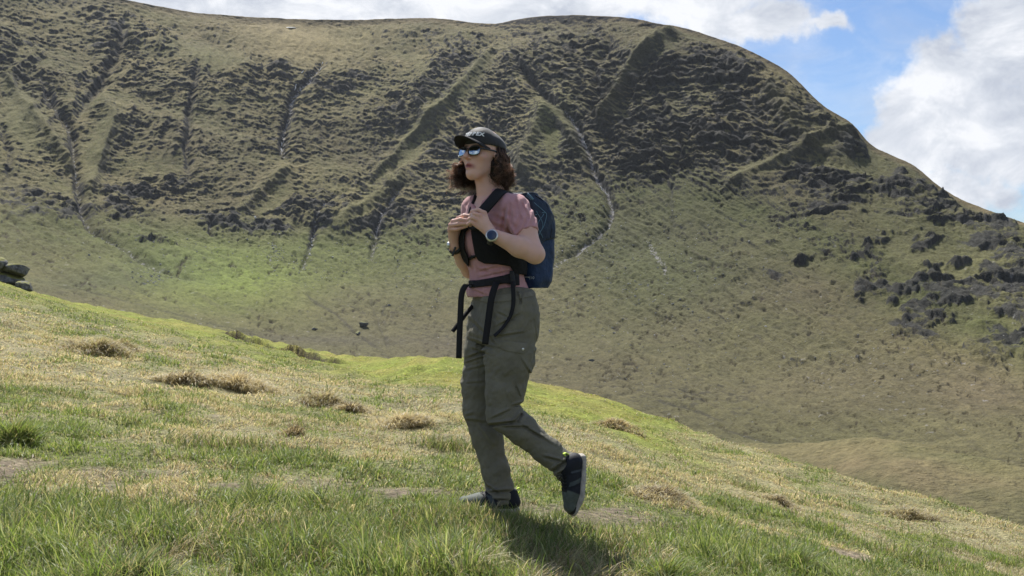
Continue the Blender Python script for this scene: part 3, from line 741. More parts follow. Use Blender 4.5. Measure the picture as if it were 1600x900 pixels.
def ribbon(pts, wdir, width, thick, n=24, twist=0.0):
    """webbing strap: closed thin band along a smooth path; wdir is its width direction"""
    C_ = spline(pts, n); T = np.gradient(C_, axis=0); T /= np.linalg.norm(T, axis=1)[:, None]
    wd = np.array(wdir, float); V = []; Q = []
    for i in range(n):
        a = twist*i/(n-1); s1 = wd-T[i]*(wd @ T[i]); s1 /= np.linalg.norm(s1); s2 = np.cross(T[i], s1)
        s1, s2 = s1*math.cos(a)+s2*math.sin(a), s2*math.cos(a)-s1*math.sin(a)
        V += [C_[i]+s1*width/2*a1+s2*thick/2*a2 for a1, a2 in ((-1, -1), (1, -1), (1, 1), (-1, 1))]
    for i in range(n-1):
        for j in range(4):
            Q.append((4*i+j, 4*i+(j+1) % 4, 4*i+4+(j+1) % 4, 4*i+4+j))
    Q += [(3, 2, 1, 0), (4*n-4, 4*n-3, 4*n-2, 4*n-1)]
    return np.array(V), np.array(Q)
def tube(pts, r, n=24, k=8, closed=False, r1=None):
    C_ = spline(pts, n) if len(pts) < n else np.array(pts, float)
    n = len(C_); T = np.gradient(C_, axis=0); T /= np.maximum(np.linalg.norm(T, axis=1)[:, None], 1e-9)
    a = np.array([0, 0, 1.0]) if abs(T[0][2]) < .9 else np.array([1.0, 0, 0]); V = []; Q = []
    for i in range(n):
        rr = r if r1 is None else r+(r1-r)*i/(n-1)
        s1 = a-T[i]*(a @ T[i]); s1 /= np.linalg.norm(s1); a = s1; s2 = np.cross(T[i], s1)
        for j in range(k): V.append(C_[i]+rr*(s1*math.cos(2*math.pi*j/k)+s2*math.sin(2*math.pi*j/k)))
    for i in range(n-1):
        for j in range(k): Q.append((k*i+j, k*i+(j+1) % k, k*i+k+(j+1) % k, k*i+k+j))
    return np.array(V), np.array(Q)
def disc_mb(c, axes, rx, ry, th, n=32, dome=0.0, rings=4):
    """round plate: axes u, v, normal"""
    c = np.array(c, float); u_, v_, n_ = [np.array(a, float) for a in axes]; V = []; Q = []
    for k_, (fr, h_) in enumerate([(1, 0)]+[(1-i/rings*.999, th+dome*(1-(1-i/rings)**2)) for i in range(rings+1)]):
        for j in range(n):
            a = 2*math.pi*j/n; V.append(c+u_*rx*fr*math.cos(a)+v_*ry*fr*math.sin(a)+n_*h_)
    for i in range(rings+1):
        for j in range(n): Q.append((n*i+j, n*i+(j+1) % n, n*i+n+(j+1) % n, n*i+n+j))
    return np.array(V), np.array(Q)
# ---------------------------------------------------------------- the walker
FA = R(50)                                    # torso turned this far from facing the camera, towards the left
tf = np.array([-math.sin(FA), -math.cos(FA), 0]); tl = np.array([math.cos(FA), -math.sin(FA), 0]); up = np.array([0, 0, 1.0])
HA, HP = R(38), R(12)                         # head: turn and upward tilt
hF = np.array([-math.sin(HA)*math.cos(HP), -math.cos(HA)*math.cos(HP), math.sin(HP)])
hL = np.array([math.cos(HA), -math.sin(HA), 0]); hU = np.cross(hF, -hL) * 1.0
if hU[2] < 0: hU = -hU
HC = W(754, 242.5, 0.0)
def Hd(f, l, u): return HC+hF*f+hL*l+hU*u

def wpix(px): return px*YP/FPX                # photo pixels to metres at her distance
# torso sections: (photo y, centre photo x, depth offset, half depth along facing, half width)
TORSO = [(312, 765, .00, .050, .075), (320, 770, 0, .072, .125), (335, 771, 0, .092, .150), (352, 770, 0, .105, .152), (372, 768, 0, .118, .146), (390, 769, 0, .118, .140),
         (408, 772, 0, .108, .132), (425, 775, 0, .100, .126), (442, 777, 0, .102, .128), (460, 781, 0, .108, .136), (480, 786, 0, .116, .150)]
def torso_rows(grow=0.0, y0=0, y1=999, ang=FA):
    out = []
    for (py, px, dy, hd, hw) in TORSO:
        if y0 <= py <= y1:
            p = W(px, py, dy); out.append((p[2], p[0], p[1], hd+grow, hw+grow, math.atan2(tf[1], tf[0]), 2.25))
    return out
S_L, E_L, W_L = W(806, 327, -.125), W(836, 397, -.235), W(770, 367, -.265)
S_R, E_R, W_R = W(741, 328, .125), W(733, 422, .10), W(709, 384, -.045)
HIP_L, HIP_R = W(797, 492, -.075), W(770, 495, .075)
KN_L, AN_L = W(787, 640, -.10), W(893, 732, -.085)
KN_R, AN_R = W(747, 640, .085), W(785, 775, .08)

BF = Field((-.34, 4.40, -.05), (.36, 5.06, 1.72), .0030)
B = BF
# neck and head
B.cone(W(769, 312, .03), Hd(-.018, 0, -.055), .056, .050, .02)
B.cone(W(771, 322, .02), W(768, 305, .02), .085, .055, .03)
B.ell(Hd(-.005, 0, .030), (hF, hL, hU), (.094, .075, .088), .015)
B.ell(Hd(.028, 0, -.035), (hF, hL, hU), (.058, .054, .074), .025)
B.cone(Hd(.052, 0, -.106), Hd(.062, 0, -.103), .019, .018, .03)                 # chin
for sg in (-1, 1):
    B.cone(Hd(-.015, sg*.049, -.048), Hd(.045, sg*.014, -.104), .014, .013, .018)   # jaw
    B.ell(Hd(.056, sg*.036, -.028), (hF, hL, hU), (.022, .024, .018), .018)      # cheek
    B.ell(Hd(.083, sg*.032, -.008), (hF, hL, hU), (.010, .018, .011), .012, op='s')   # eye hollow
    B.ell(Hd(.066, sg*.031, -.010), (hF, hL, hU), (.014, .015, .012), .002)      # eyeball
    B.ell(Hd(-.010, sg*.075, -.005), (hF, hL, hU), (.018, .008, .030), .006)    # ear
B.cone(Hd(.072, -.03, .014), Hd(.072, .03, .014), .012, .012, .015)             # brow
B.cone(Hd(.082, 0, -.004), Hd(.109, 0, -.037), .0080, .0115, .006)               # nose
B.cone(Hd(.092, -.010, -.041), Hd(.092, .010, -.041), .0075, .0075, .006)
B.cone(Hd(.076, -.018, -.0700), Hd(.0855, 0, -.0665), .0045, .0055, .005); B.cone(Hd(.0855, 0, -.0665), Hd(.076, .018, -.0700), .0055, .0045, .005)
B.cone(Hd(.076, -.015, -.0800), Hd(.0835, 0, -.0820), .0050, .0062, .005); B.cone(Hd(.0835, 0, -.0820), Hd(.076, .015, -.0800), .0062, .0050, .005)
B.cone(Hd(.086, -.018, -.0742), Hd(.092, 0, -.0738), .0015, .0030, .002, op='s'); B.cone(Hd(.092, 0, -.0738), Hd(.086, .018, -.0742), .0030, .0015, .002, op='s')
# trunk, arms, legs
B.loft(torso_rows(-.012), .02)
B.cone(S_L, S_R, .048, .048, .03)
B.chain([S_L, S_L*.5+E_L*.5, E_L], [.048, .046, .037], .02)
B.chain([E_L, E_L*.62+W_L*.38, W_L], [.039, .041, .0255], .02)
B.chain([S_R, S_R*.5+E_R*.5, E_R], [.046, .041, .034], .02)
B.chain([E_R, E_R*.62+W_R*.38, W_R], [.031, .032, .0235], .02)
B.chain([HIP_L, KN_L], [.078, .046], .03); B.chain([W(785, 645, -.10), W(814, 670, -.10), W(857, 707, -.09), AN_L], [.040, .040, .036, .031], .02)
B.chain([HIP_R, KN_R], [.078, .046], .03); B.chain([KN_R, KN_R*.6+AN_R*.4, AN_R], [.044, .040, .031], .03)
B.cone(AN_R, AN_R+np.array([-.10, 0, -.045]), .034, .026, .02); B.cone(AN_L, W(893, 775, -.085), .034, .028, .02)
# near hand: back of the hand to the camera, fingers closed round the strap
def finger(pts, r0, r1, k=.004):
    n = len(pts); B.chain([np.array(p) for p in pts], list(np.linspace(r0, r1, n)), k)
kn = [W(757, 333, -.262), W(750, 337, -.276), W(745, 343, -.280), W(742, 350, -.276)]
wr = W_L
for i, p in enumerate(kn):
    base = wr+np.array([-.008, 0, .006])+np.array([.004, 0, -.004])*(i-1.5)
    B.cone(base, p, .0165, .0105, .010, flat=(0, 1, 0), fs=.85)
tips = [[(757, 333, -.262), (747, 328, -.268), (738, 330, -.246), (737, 333, -.225)],
        [(750, 337, -.276), (741, 334, -.280), (735, 337, -.256), (737, 340, -.232)],
        [(745, 343, -.280), (738, 340, -.284), (733, 343, -.260), (735, 346, -.236)],
        [(742, 350, -.276), (736, 347, -.280), (732, 350, -.258), (735, 352, -.238)]]
for q, r_ in zip(tips, (.0098, .0102, .0098, .0088)):
    finger([W(*p) for p in q], r_, r_*.84, .003)
finger([wr+np.array([.000, .018, .020]), W(754, 336, -.235), W(745, 336, -.222), W(738, 338, -.216)], .0125, .0095, .006)
# far hand: seen from outside, fingers laid across the strap
kr = [W(716, 341, -.100), W(708, 346, -.110), W(704, 352, -.108), W(703, 358, -.098)]
for i, p in enumerate(kr):
    B.cone(W_R+np.array([0, .002*(i-1.5), .004]), p, .0165, .0105, .010)
tr = [[(716, 341, -.100), (725, 337, -.125), (734, 337.5, -.128)], [(708, 346, -.110), (719, 343, -.142), (733, 345, -.140)],
      [(704, 352, -.108), (716, 350, -.144), (732.5, 349.5, -.142)], [(703, 358, -.098), (714, 358, -.132), (729, 353.5, -.134)]]
for q, r_ in zip(tr, (.0096, .0100, .0096, .0086)):
    finger([W(*p) for p in q], r_, r_*.82, .003)
finger([W_R+np.array([.012, .0, .02]), W(718, 352, -.06), W(729, 346, -.07)], .012, .0095, .006)
V, Q = B.mesh()
# skin: lips, a little redness on knuckles and nose, darker brows
skin = np.tile(C(.64, .40, .32), (len(V), 1))
blot = fbm(V[:, 0]*22, V[:, 1]*22, V[:, 2]*22, 3, 81)[:, None]
skin = skin*(1+.10*blot)
rel = V-HC; lf, ll, lu = rel @ hF, rel @ hL, rel @ hU
lip = np.exp(-((ll/.024)**4+((lu+.0742)/(.0105-.10*np.abs(ll)**1.0*.18))**4))*(lf > .05)
skin = mixv(skin, C(.30, .07, .065), (lip*1.0).clip(0, 1)[:, None]); mth = np.exp(-((ll/.019)**4+((lu+.0740)/.0028)**2))*(lf > .06)
skin = mixv(skin, C(.10, .03, .03), (mth*.8)[:, None])
warm = np.exp(-((lf-.10)**2+ll**2+(lu+.04)**2)/.018**2)+.6*np.exp(-((lf-.06)**2+(np.abs(ll)-.042)**2+(lu+.03)**2)/.022**2)
skin = mixv(skin, C(.48, .20, .15), np.clip(warm*.5, 0, .5)[:, None])
brw = np.exp(-(((np.abs(ll)-.030)/.022)**4+((lu-.014)/.005)**4))*(lf > .05)
skin = mixv(skin, C(.06, .035, .025), (brw*.8)[:, None])
for p in kn+kr:
    skin = mixv(skin, C(.52, .235, .18), (.55*np.exp(-((V-p)**2).sum(1)/.012**2))[:, None])
M_skin = bpy.data.materials.new('skin'); M_skin.use_nodes = True
t = NT(M_skin.node_tree); b = t.n['Principled BSDF']; at = t.add('ShaderNodeAttribute', attribute_name='tint')
t.link(at.outputs['Color'], b.inputs['Base Color']); b.inputs['Roughness'].default_value = .48; b.inputs['Specular IOR Level'].default_value = .35
b.inputs['Subsurface Weight'].default_value = .25; b.inputs['Subsurface Radius'].default_value = (.010, .004, .002); b.inputs['Subsurface Scale'].default_value = 1.0
O = t.add('ShaderNodeTexCoord').outputs['Object']
bp = t.add('ShaderNodeBump'); bp.inputs['Distance'].default_value = .0012; bp.inputs['Strength'].default_value = .5
t.link(t.noise(O, 260, 4), bp.inputs['Height']); t.link(bp.outputs[0], b.inputs['Normal'])
person = mesh_obj('person', V, Q, M_skin, colors=skin)
tag(person, 'walker in pink T-shirt, olive trousers, dark cap and sunglasses, both hands gripping backpack straps', 'person')

# ---- T-shirt
TF = Field((-.32, 4.42, .88), (.32, 5.10, 1.48), .0030)
TF.loft(torso_rows(.004, 0, 462), .02)
TF.cone(S_L+np.array([0, 0, .004]), W(768, 316, 0), .056, .060, .03); TF.cone(S_R+np.array([0, 0, .004]), W(768, 316, 0), .054, .060, .03)
dL = (E_L-S_L); dR = (E_R-S_R)
TF.chain([S_L+np.array([-.004, 0, 0]), S_L+dL*.28, S_L+dL*.58], [.056, .054, .057], .03)
TF.chain([S_R, S_R+dR*.28, S_R+dR*.50], [.056, .055, .056], .03)
TF.ell(W(744, 374, -.03)+tf*.01+tl*.02, (tf, tl, up), (.045, .055, .050), .05)
# shirt blouses over the waistband
p = W(780, 456); TF.loft([(W(0, 462)[2]-.004, p[0]-.012, p[1], .117, .140, math.atan2(tf[1], tf[0]), 2.2), (W(0, 452)[2], W(776, 452)[0], YP, .121, .143, math.atan2(tf[1], tf[0]), 2.2), (W(0, 444)[2], W(776, 444)[0], YP, .108, .134, math.atan2(tf[1], tf[0]), 2.2)], .015)
# sleeve ends cut across the arm, open neck
for S_, E_, fr in ((S_L, E_L, .57), (S_R, E_R, .50)):
    d_ = (E_-S_)/np.linalg.norm(E_-S_); TF.bx(S_+(E_-S_)*fr+d_*.05, (d_, np.cross(d_, up)/np.linalg.norm(np.cross(d_, up)), np.cross(d_, np.cross(d_, up)/np.linalg.norm(np.cross(d_, up)))), (.05, .085, .085), 0, .003, op='s')
neckc = W(766, 308, .02)
TF.ell(neckc+tf*.03, (tf, tl, up), (.078, .072, .045), .006, op='s')
TF.cone(neckc+tf*.06, W(750, 334, -.06)+tf*.06, .045, .006, .004, op='s')
def shirt_folds(x, y, z):
    px = 800+x/y*FPX; py = 450-(z-CAMZ)/y*FPX
    d = .0045*fbm(x*9, y*9, z*14, 2, 91) + .0025*fbm((x+z*.8)*40, y*22, (z-x*.8)*12, 2, 92)
    for (x0, y0, x1, y1, wd_, dep) in [(806, 310, 814, 345, 2.2, .006), (797, 316, 799, 352, 2.4, .007), (814, 314, 826, 342, 2, .005), (790, 322, 785, 364, 2.6, .007), (745, 426, 792, 414, 2.2, .005), (742, 420, 775, 428, 2, .004), (750, 434, 797, 424, 2, .005), (738, 452, 760, 463, 2, .005), (772, 450, 776, 462, 1.8, .005), (788, 448, 790, 462, 1.8, .005), (736, 396, 741, 425, 2, .004),
                                       (780, 330, 770, 372, 3, .005), (765, 345, 748, 360, 2.2, .005), (757, 418, 764, 430, 2, .004), (782, 418, 786, 432, 2, .004), (752, 448, 756, 462, 1.8, .004), (790, 350, 806, 380, 3, .006)]:
        dx, dy = x1-x0, y1-y0; L_ = dx*dx+dy*dy; t_ = np.clip(((px-x0)*dx+(py-y0)*dy)/L_, 0, 1)
        q_ = np.hypot(px-x0-t_*dx, py-y0-t_*dy); s_ = ((px-x0)*dy-(py-y0)*dx)/math.sqrt(L_)
        d = d + dep*(-np.exp(-(q_/wd_)**2)+.7*np.exp(-((s_-wd_*1.6)/wd_)**2)*np.exp(-np.maximum(q_-wd_*3, 0)))*np.clip(np.minimum(t_, 1-t_)*4+.25, 0, 1)*(y < 4.85)
    w1 = np.exp(-((py-440)/26)**2); d += .0035*w1*fbm(x*34+z*12, y*34, z*16, 2, 93)
    slv = sstep(790, 806, px)*sstep(375, 350, py)
    d += slv*.0030*np.sin((px*.55+(py)*.16)+2.2*perlin(x*20, y*20, z*14, 94))*np.clip((py-300)/30, 0, 1)
    pull = np.exp(-((px-778)/26)**2-((py-352)/26)**2)
    d += pull*.004*np.sin((py-.5*px)*.42+2*perlin(x*16, y*16, z*16, 95))
    return d
TF.displace(shirt_folds, .02)
M_shirt = simple_mat('pink_cotton', (.46, .245, .255), .85, noise=(30, .08), bump=[(38, .002, (1.6, 1.6, .7)), (900, .0004, (1, 1, 1))], sheen=.15)
V, Q = TF.mesh(); sh = mesh_obj('t_shirt', V, Q, M_shirt, person)

# ---- trousers
PF = Field((-.26, 4.58, .02), (.34, 5.06, 1.00), .0032)
pa = R(62); pf = np.array([-math.sin(pa), -math.cos(pa)]); pang = math.atan2(pf[1], pf[0])
def prow(py, px, hd, hw, pw=2.3, dy=0): p = W(px, py, dy); return (p[2], p[0], p[1], hd, hw, pang, pw)
PF.loft([prow(452, 786, .118, .140), prow(462, 786, .121, .146), prow(480, 788, .128, .158), prow(500, 788, .138, .166), prow(520, 788, .138, .166), prow(538, 788, .120, .150)], .02)
PF.chain([HIP_L+np.array([.006, 0, .01]), W(796, 560, -.09), W(789, 611, -.10), KN_L+np.array([-.002, 0, .008])], [.118, .104, .079, .072], .03, flat=(0, 1, 0), fs=.88)
PF.chain([W(785, 648, -.10), W(814, 670, -.10), W(857, 707, -.09), W(884, 728, -.085), W(891, 734, -.085)], [.070, .063, .056, .058, .061], .022, flat=(0, 1, 0), fs=.92)
PF.chain([HIP_R+np.array([-.008, 0, .01]), W(762, 550, .085), W(752, 600, .09), W(751, 640, .09)], [.105, .102, .087, .075], .02, flat=(0, 1, 0), fs=.9)
PF.chain([W(751, 640, .09), W(760, 680, .085), W(774, 735, .08), W(781, 768, .08), W(782, 786, .08)], [.073, .066, .060, .057, .061], .025, flat=(0, 1, 0), fs=.92)
dl = W(893, 736, -.085)-W(856, 706, -.09); dl /= np.linalg.norm(dl)
o2 = np.cross(dl, (0, 1, 0)); o2 /= np.linalg.norm(o2)
PF.bx(W(893, 731, -.085)+dl*.085, (dl, (0, 1, 0), o2), (.07, .12, .13), 0, .003, op='s')
PF.bx(W(782, 786, .08)+np.array([0, 0, -.085]), ((1, 0, .1), (0, 1, 0), (-.1, 0, 1)), (.15, .12, .083), 0, .003, op='s')
PF.cone(W(748, 530, .01), W(772, 545, .005), .004, .004, .006, op='s')
def fold(a, b_, r_, dpt, w=.012): PF.cone(a, b_, r_, r_*.6, w, op='s')
def trouser_folds(x, y, z):
    px = 800+x/y*FPX; py = 450-(z-CAMZ)/y*FPX
    d = .0055*fbm(x*9, y*9, z*15, 3, 101) + .0042*fbm((x-.5*z)*30, y*18, z*24, 2, 102)
    ln = lambda cx, cy, sx, sy: np.exp(-((px-cx)/sx)**2-((py-cy)/sy)**2)
    def crease(x0, y0, x1, y1, wd, dep):
        dx, dy = x1-x0, y1-y0; L = dx*dx+dy*dy; t_ = np.clip(((px-x0)*dx+(py-y0)*dy)/L, 0, 1)
        q = np.hypot(px-x0-t_*dx, py-y0-t_*dy); en = np.minimum(t_, 1-t_)*4
        s_ = ((px-x0)*dy-(py-y0)*dx)/math.sqrt(L)
        return 1.5*dep*(-np.exp(-(q/wd)**2)+.8*np.exp(-((s_-wd*1.7)/wd)**2)*np.exp(-np.maximum(q-wd*3, 0)))*np.clip(en+.25, 0, 1)
    front = np.where(y < 4.86, 1, 0)
    # behind and across the near knee
    for c_ in [(765, 665, 806, 660, 2.2, .011), (806, 660, 816, 645, 2.5, .010), (768, 655, 800, 640, 2, .005), (782, 668, 830, 668, 2.0, .006), (800, 636, 818, 630, 2, .006), (820, 668, 850, 686, 2, .004), (808, 660, 870, 700, 2, .003),
               (850, 715, 880, 722, 2.2, .007), (862, 738, 892, 716, 2.6, .008), (872, 742, 900, 726, 2, .006), (730, 530, 770, 545, 2.2, .005), (735, 500, 775, 540, 2.4, .005), (736, 545, 765, 555, 2, .004), (775, 512, 815, 490, 2.2, .004), (770, 528, 820, 520, 2, .004),
               (776, 488, 800, 500, 2, .003), (812, 560, 832, 590, 2, .003), (805, 602, 812, 620, 1.8, .004), (788, 610, 792, 625, 2, .002), (760, 470, 775, 500, 2, .003), (806, 455, 815, 475, 2, .004), (816, 458, 812, 478, 1.6, .003),
               (727, 652, 740, 648, 2.5, .003), (724, 656, 760, 662, 2.5, .0035), (740, 660, 770, 700, 2.6, .003), (765, 770, 798, 768, 2.4, .008), (758, 758, 780, 772, 1.8, .007), (762, 782, 795, 782, 2, .004), (730, 560, 762, 548, 2, .004), (728, 580, 760, 572, 2, .003), (727, 600, 755, 598, 2, .003), (728, 568, 760, 557, 1.6, .003)]:
        d = d+crease(*c_)*front
    # side seam of the near leg
    seam = [(834, 500), (838, 530), (833, 560), (822, 590), (812, 620)]
    dd, al = polydist(px, py, seam); d = d-.0035*np.exp(-(dd/1.3)**2)*front
    dd, al = polydist(px, py, [(748, 500), (747, 560), (750, 600)]); d = d-.002*np.exp(-(dd/1.2)**2)
    return d
PF.displace(trouser_folds, .022)
M_tr = simple_mat('olive_canvas', (.150, .141, .108), .82, noise=(14, .16), bump=[(24, .008, (1.3, 1.3, .8)), (70, .0018, (1, 1, 1)), (1100, .0004, (1, 1, 1))], spec=.25)
M_tr2 = simple_mat('olive_canvas_pocket', (.158, .148, .113), .82, noise=(20, .15), bump=[(24, .004, (1, 1, 1)), (1100, .0004, (1, 1, 1))])
V, Q = PF.mesh(); tro = mesh_obj('trousers', V, Q, M_tr, person)

def shell_patch(F_, polys, y0, y1, off, thick, h=.0025, step=None, keep=None):
    """cloth plate lying on a garment: the layer between off-thick/2 and off+thick/2 above its surface, cut to an outline seen from the walker's side"""
    P_ = np.array([W(a, b_)[[0, 2]] for a, b_ in polys])
    lo = [P_[:, 0].min()-.02, y0, P_[:, 1].min()-.02]; hi = [P_[:, 0].max()+.02, y1, P_[:, 1].max()+.02]
    G = Field(lo, hi, h); x, y, z = np.meshgrid(*G.ax, indexing='ij')
    d0 = F_.sample(np.stack([x.ravel(), y.ravel(), z.ravel()], 1)).reshape(x.shape)
    shell = np.abs(d0-off)-thick/2
    X2 = x[:, 0, :]; Z2 = z[:, 0, :]; inside = np.zeros(X2.shape, bool); dm = np.full(X2.shape, 9.)
    n = len(P_)
    for i in range(n):
        (x0, z0_), (x1, z1_) = P_[i], P_[(i+1) % n]
        c_ = ((z0_ > Z2) != (z1_ > Z2)) & (X2 < (x1-x0)*(Z2-z0_)/((z1_-z0_) if abs(z1_-z0_) > 1e-9 else 1e-9)+x0)
        inside ^= c_
        dx, dz = x1-x0, z1_-z0_; L = dx*dx+dz*dz; t_ = np.clip(((X2-x0)*dx+(Z2-z0_)*dz)/max(L, 1e-12), 0, 1)
        dm = np.minimum(dm, np.hypot(X2-x0-t_*dx, Z2-z0_-t_*dz))
    sd_ = np.where(inside, -dm, dm)[:, None, :]
    a, b_ = shell, np.broadcast_to(sd_, shell.shape); k = .006
    hh = np.maximum(k-np.abs(a-b_), 0)/k
    G.f = (np.maximum(a, b_)+hh*hh*k*.25).astype(F32)
    G.f = np.maximum(G.f, np.maximum(y0+.006-y, y-y1+.006)).astype(F32)
    return G

G = shell_patch(PF, [(766, 525), (772, 528), (800, 530), (824, 533), (824, 545), (816, 550), (790, 545), (767, 536)], 4.55, 4.74, .002, .0045)
V, Q = G.mesh(); mesh_obj('pocket_flap', V, Q, M_tr2, tro)
G = shell_patch(PF, [(736, 456), (760, 462), (800, 458), (838, 452), (838, 462), (800, 470), (762, 474), (736, 466)], 4.5, 4.80, .001, .004)
V, Q = G.mesh(); mesh_obj('waistband', V, Q, M_tr2, tro)
M_metal = simple_mat('brushed_metal', (.55, .55, .56), .35, 1.0)
def surf_y(F_, px, py, y0=4.4, y1=5.0):
    ys = np.linspace(y0, y1, 500); P_ = np.stack([(px-800)/FPX*ys, ys, CAMZ+(450-py)/FPX*ys], 1); d = F_.sample(P_)
    k = np.argmax(d < 0); return P_[k]
fy = np.array([0, -1., 0]); ex = np.array([1., 0, 0])
c_ = surf_y(PF, 817, 545.5); V, Q = disc_mb(c_+np.array([0, -.003, 0]), (ex, up, fy), .0060, .0060, .003, 20, .001); mesh_obj('button', V, Q, M_metal, tro)

# ---- cap
M_cap = simple_mat('charcoal_cap_cloth', (.022, .022, .024), .7, bump=[(900, .0003, (1, 1, 1)), (30, .002, (1, 1, 1))], spec=.35, sheen=.15)
CF = Field(HC-.20, HC+.20, .0028)
cf = hF*math.cos(.10)-hU*math.sin(.10); cu = hU*math.cos(.10)+hF*math.sin(.10)     # cap sits a little lower at the back
CF.ell(Hd(-.012, 0, .038), (hF, hL, hU), (.104, .086, .072), .0)
CF.cone(Hd(.005, 0, .080), Hd(-.02, 0, .082), .036, .028, .03)
CF.ell(Hd(.040, 0, .060), (hF, hL, hU), (.045, .055, .045), .03)
CF.bx(Hd(-.03, 0, -.0785), (cf, hL, cu), (.16, .14, .11), 0, .004, op='s')
CF.ell(Hd(-.012, 0, .034), (hF, hL, hU), (.099, .081, .069), .003, op='s')
CF.displace(lambda x, y, z: .002*fbm(x*14, y*14, z*14, 3, 111), .02)
V, Q = CF.mesh(); cap = mesh_obj('cap', V, Q, M_cap, person)
M_brim = simple_mat('black_brim_cloth', (.022, .022, .024), .7, bump=[(900, .0003, (1, 1, 1))])
# brim: curved plate with thickness
NU, NV = 25, 14; top = []; bot = []
for i in range(NU):
    a = -1+2*i/(NU-1)
    for j in range(NV):
        q = j/(NV-1)
        l_ = a*(.074-.004*q); arc = math.sqrt(max(0, 1-abs(a)**2.6))
        f0 = .086*math.sqrt(max(0, 1-(a*.80)**2))-.012; f_ = f0+q*(.100*arc)
        u_ = .038-.004*q-.028*a*a-.010*q*a*a*0 + .004*math.sin(q*math.pi)
        top.append(Hd(f_, l_, u_+.0022)); bot.append(Hd(f_, l_, u_-.0022))
V = np.array(top+bot); Q = []; nn = NU*NV
for i in range(NU-1):
    for j in range(NV-1):
        a_ = i*NV+j; Q += [(a_, a_+1, a_+NV+1, a_+NV), (nn+a_, nn+a_+NV, nn+a_+NV+1, nn+a_+1)]
    a_ = i*NV+NV-1; Q.append((a_, nn+a_, nn+a_+NV, a_+NV)); a_ = i*NV; Q.append((a_, a_+NV, nn+a_+NV, nn+a_))
brim = mesh_obj('brim', V, np.array(Q), M_brim, cap)
V, Q = disc_mb(Hd(-.014, 0, .1115), (hF, hL, hU), .008, .008, .002, 16, .003); mesh_obj('top_button', V, Q, M_cap, cap)

# lettering (bundled font), bent onto the cap front
def text_mesh(txt, size, bold=.0, spacing=1.0):
    cu_ = bpy.data.curves.new('lettering', 'FONT'); cu_.body = txt; cu_.size = size; cu_.align_x = 'CENTER'; cu_.align_y = 'CENTER'; cu_.offset = bold; cu_.extrude = .0005; cu_.space_character = spacing
    o_ = bpy.data.objects.new('lettering_source', cu_); col.objects.link(o_)
    dg = bpy.context.evaluated_depsgraph_get(); me = bpy.data.meshes.new_from_object(o_.evaluated_get(dg))
    bpy.data.objects.remove(o_); return me
M_white = simple_mat('white_thread', (.75, .76, .74), .7)
me = text_mesh('TERREX', .0235, .0009, 1.08); me.name = 'lettering'
n_ = len(me.vertices); co = np.empty(n_*3, F32); me.vertices.foreach_get('co', co); co = co.reshape(-1, 3)
th = (co[:, 0]+.012)/.082; f0 = .100; rr = .098
out = []
for (x_, y_, z_), a_ in zip(co, th):
    # walk out from inside the cap until its surface is met
    dirv = hF*math.cos(a_)+hL*math.sin(a_)*.83; dirv = dirv/np.linalg.norm(dirv)
    o_ = Hd(-.012, 0, .064+y_); ts = np.linspace(.04, .13, 200); dd = CF.sample(o_+np.outer(ts, dirv)); ii = np.where(dd < 0)[0]
    k = ii[-1] if len(ii) else 120; out.append(o_+dirv*(ts[k]+.0068+z_))
me.vertices.foreach_set('co', np.array(out, F32).ravel()); me.materials.append(M_white); me.update()
lt = bpy.data.objects.new('lettering', me); col.objects.link(lt); lt.parent = cap; lt['label'] = 'white TERREX lettering sewn on the cap front'

# ---- sunglasses
M_frame = simple_mat('black_glasses_frame', (.02, .018, .018), .3, spec=.5)
M_lens = simple_mat('mirrored_lens', (.42, .50, .55), .04, 1.0)
gl = empty('sunglasses', tuple(HC)); gl.parent = person
def unp(o): o.matrix_parent_inverse = Matrix.Translation(-Vector(HC)); return o
for sg in (-1, 1):
    yaw = .26*sg; ax_n = hF*math.cos(yaw)+hL*math.sin(yaw); ax_l = hL*math.cos(yaw)-hF*math.sin(yaw)
    tilt = .16; nn_ = ax_n*math.cos(tilt)-hU*math.sin(tilt)*-1; uu_ = np.cross(nn_, ax_l); uu_ = uu_ if uu_[2] > 0 else -uu_
    c_ = Hd(.0965, sg*.034, -.012)
    n_ = 36; ring = []
    for j in range(n_):
        a_ = 2*math.pi*j/n_; ca, sa = math.cos(a_), math.sin(a_)
        ex_ = .0275*abs(ca)**.75*np.sign(ca); ey_ = .0215*abs(sa)**.75*np.sign(sa)*(1 if sa > 0 else 1.02)
        ring.append(c_+ax_l*ex_+uu_*ey_)
    ring = np.array(ring)
    V = [ring*(1-f)+c_*f+nn_*.003*(1-(1-f)**2) for f in (0, .25, .5, .75, .999)]
    V = [ring-nn_*.002]+V
    Q = [(n_*i+j, n_*i+(j+1) % n_, n_*i+n_+(j+1) % n_, n_*i+n_+j) for i in range(5) for j in range(n_)]
    unp(mesh_obj('lens', np.concatenate(V), np.array(Q), M_lens, gl))
    V, Q = tube(np.vstack([ring, ring[:1]]), .0020, k=6); unp(mesh_obj('rim', V, Q, M_frame, gl))
    V, Q = ribbon([c_+ax_l*sg*.027+uu_*.010, Hd(.066, sg*.077, .000), Hd(.02, sg*.082, .006), Hd(-.02, sg*.082, .006)], hU, .007, .0028, 14); unp(mesh_obj('temple_arm', V, Q, M_frame, gl))
V, Q = tube([Hd(.100, -.010, -.006), Hd(.103, 0, -.003), Hd(.100, .010, -.006)], .0022, 8, 6); unp(mesh_obj('bridge', V, Q, M_frame, gl))

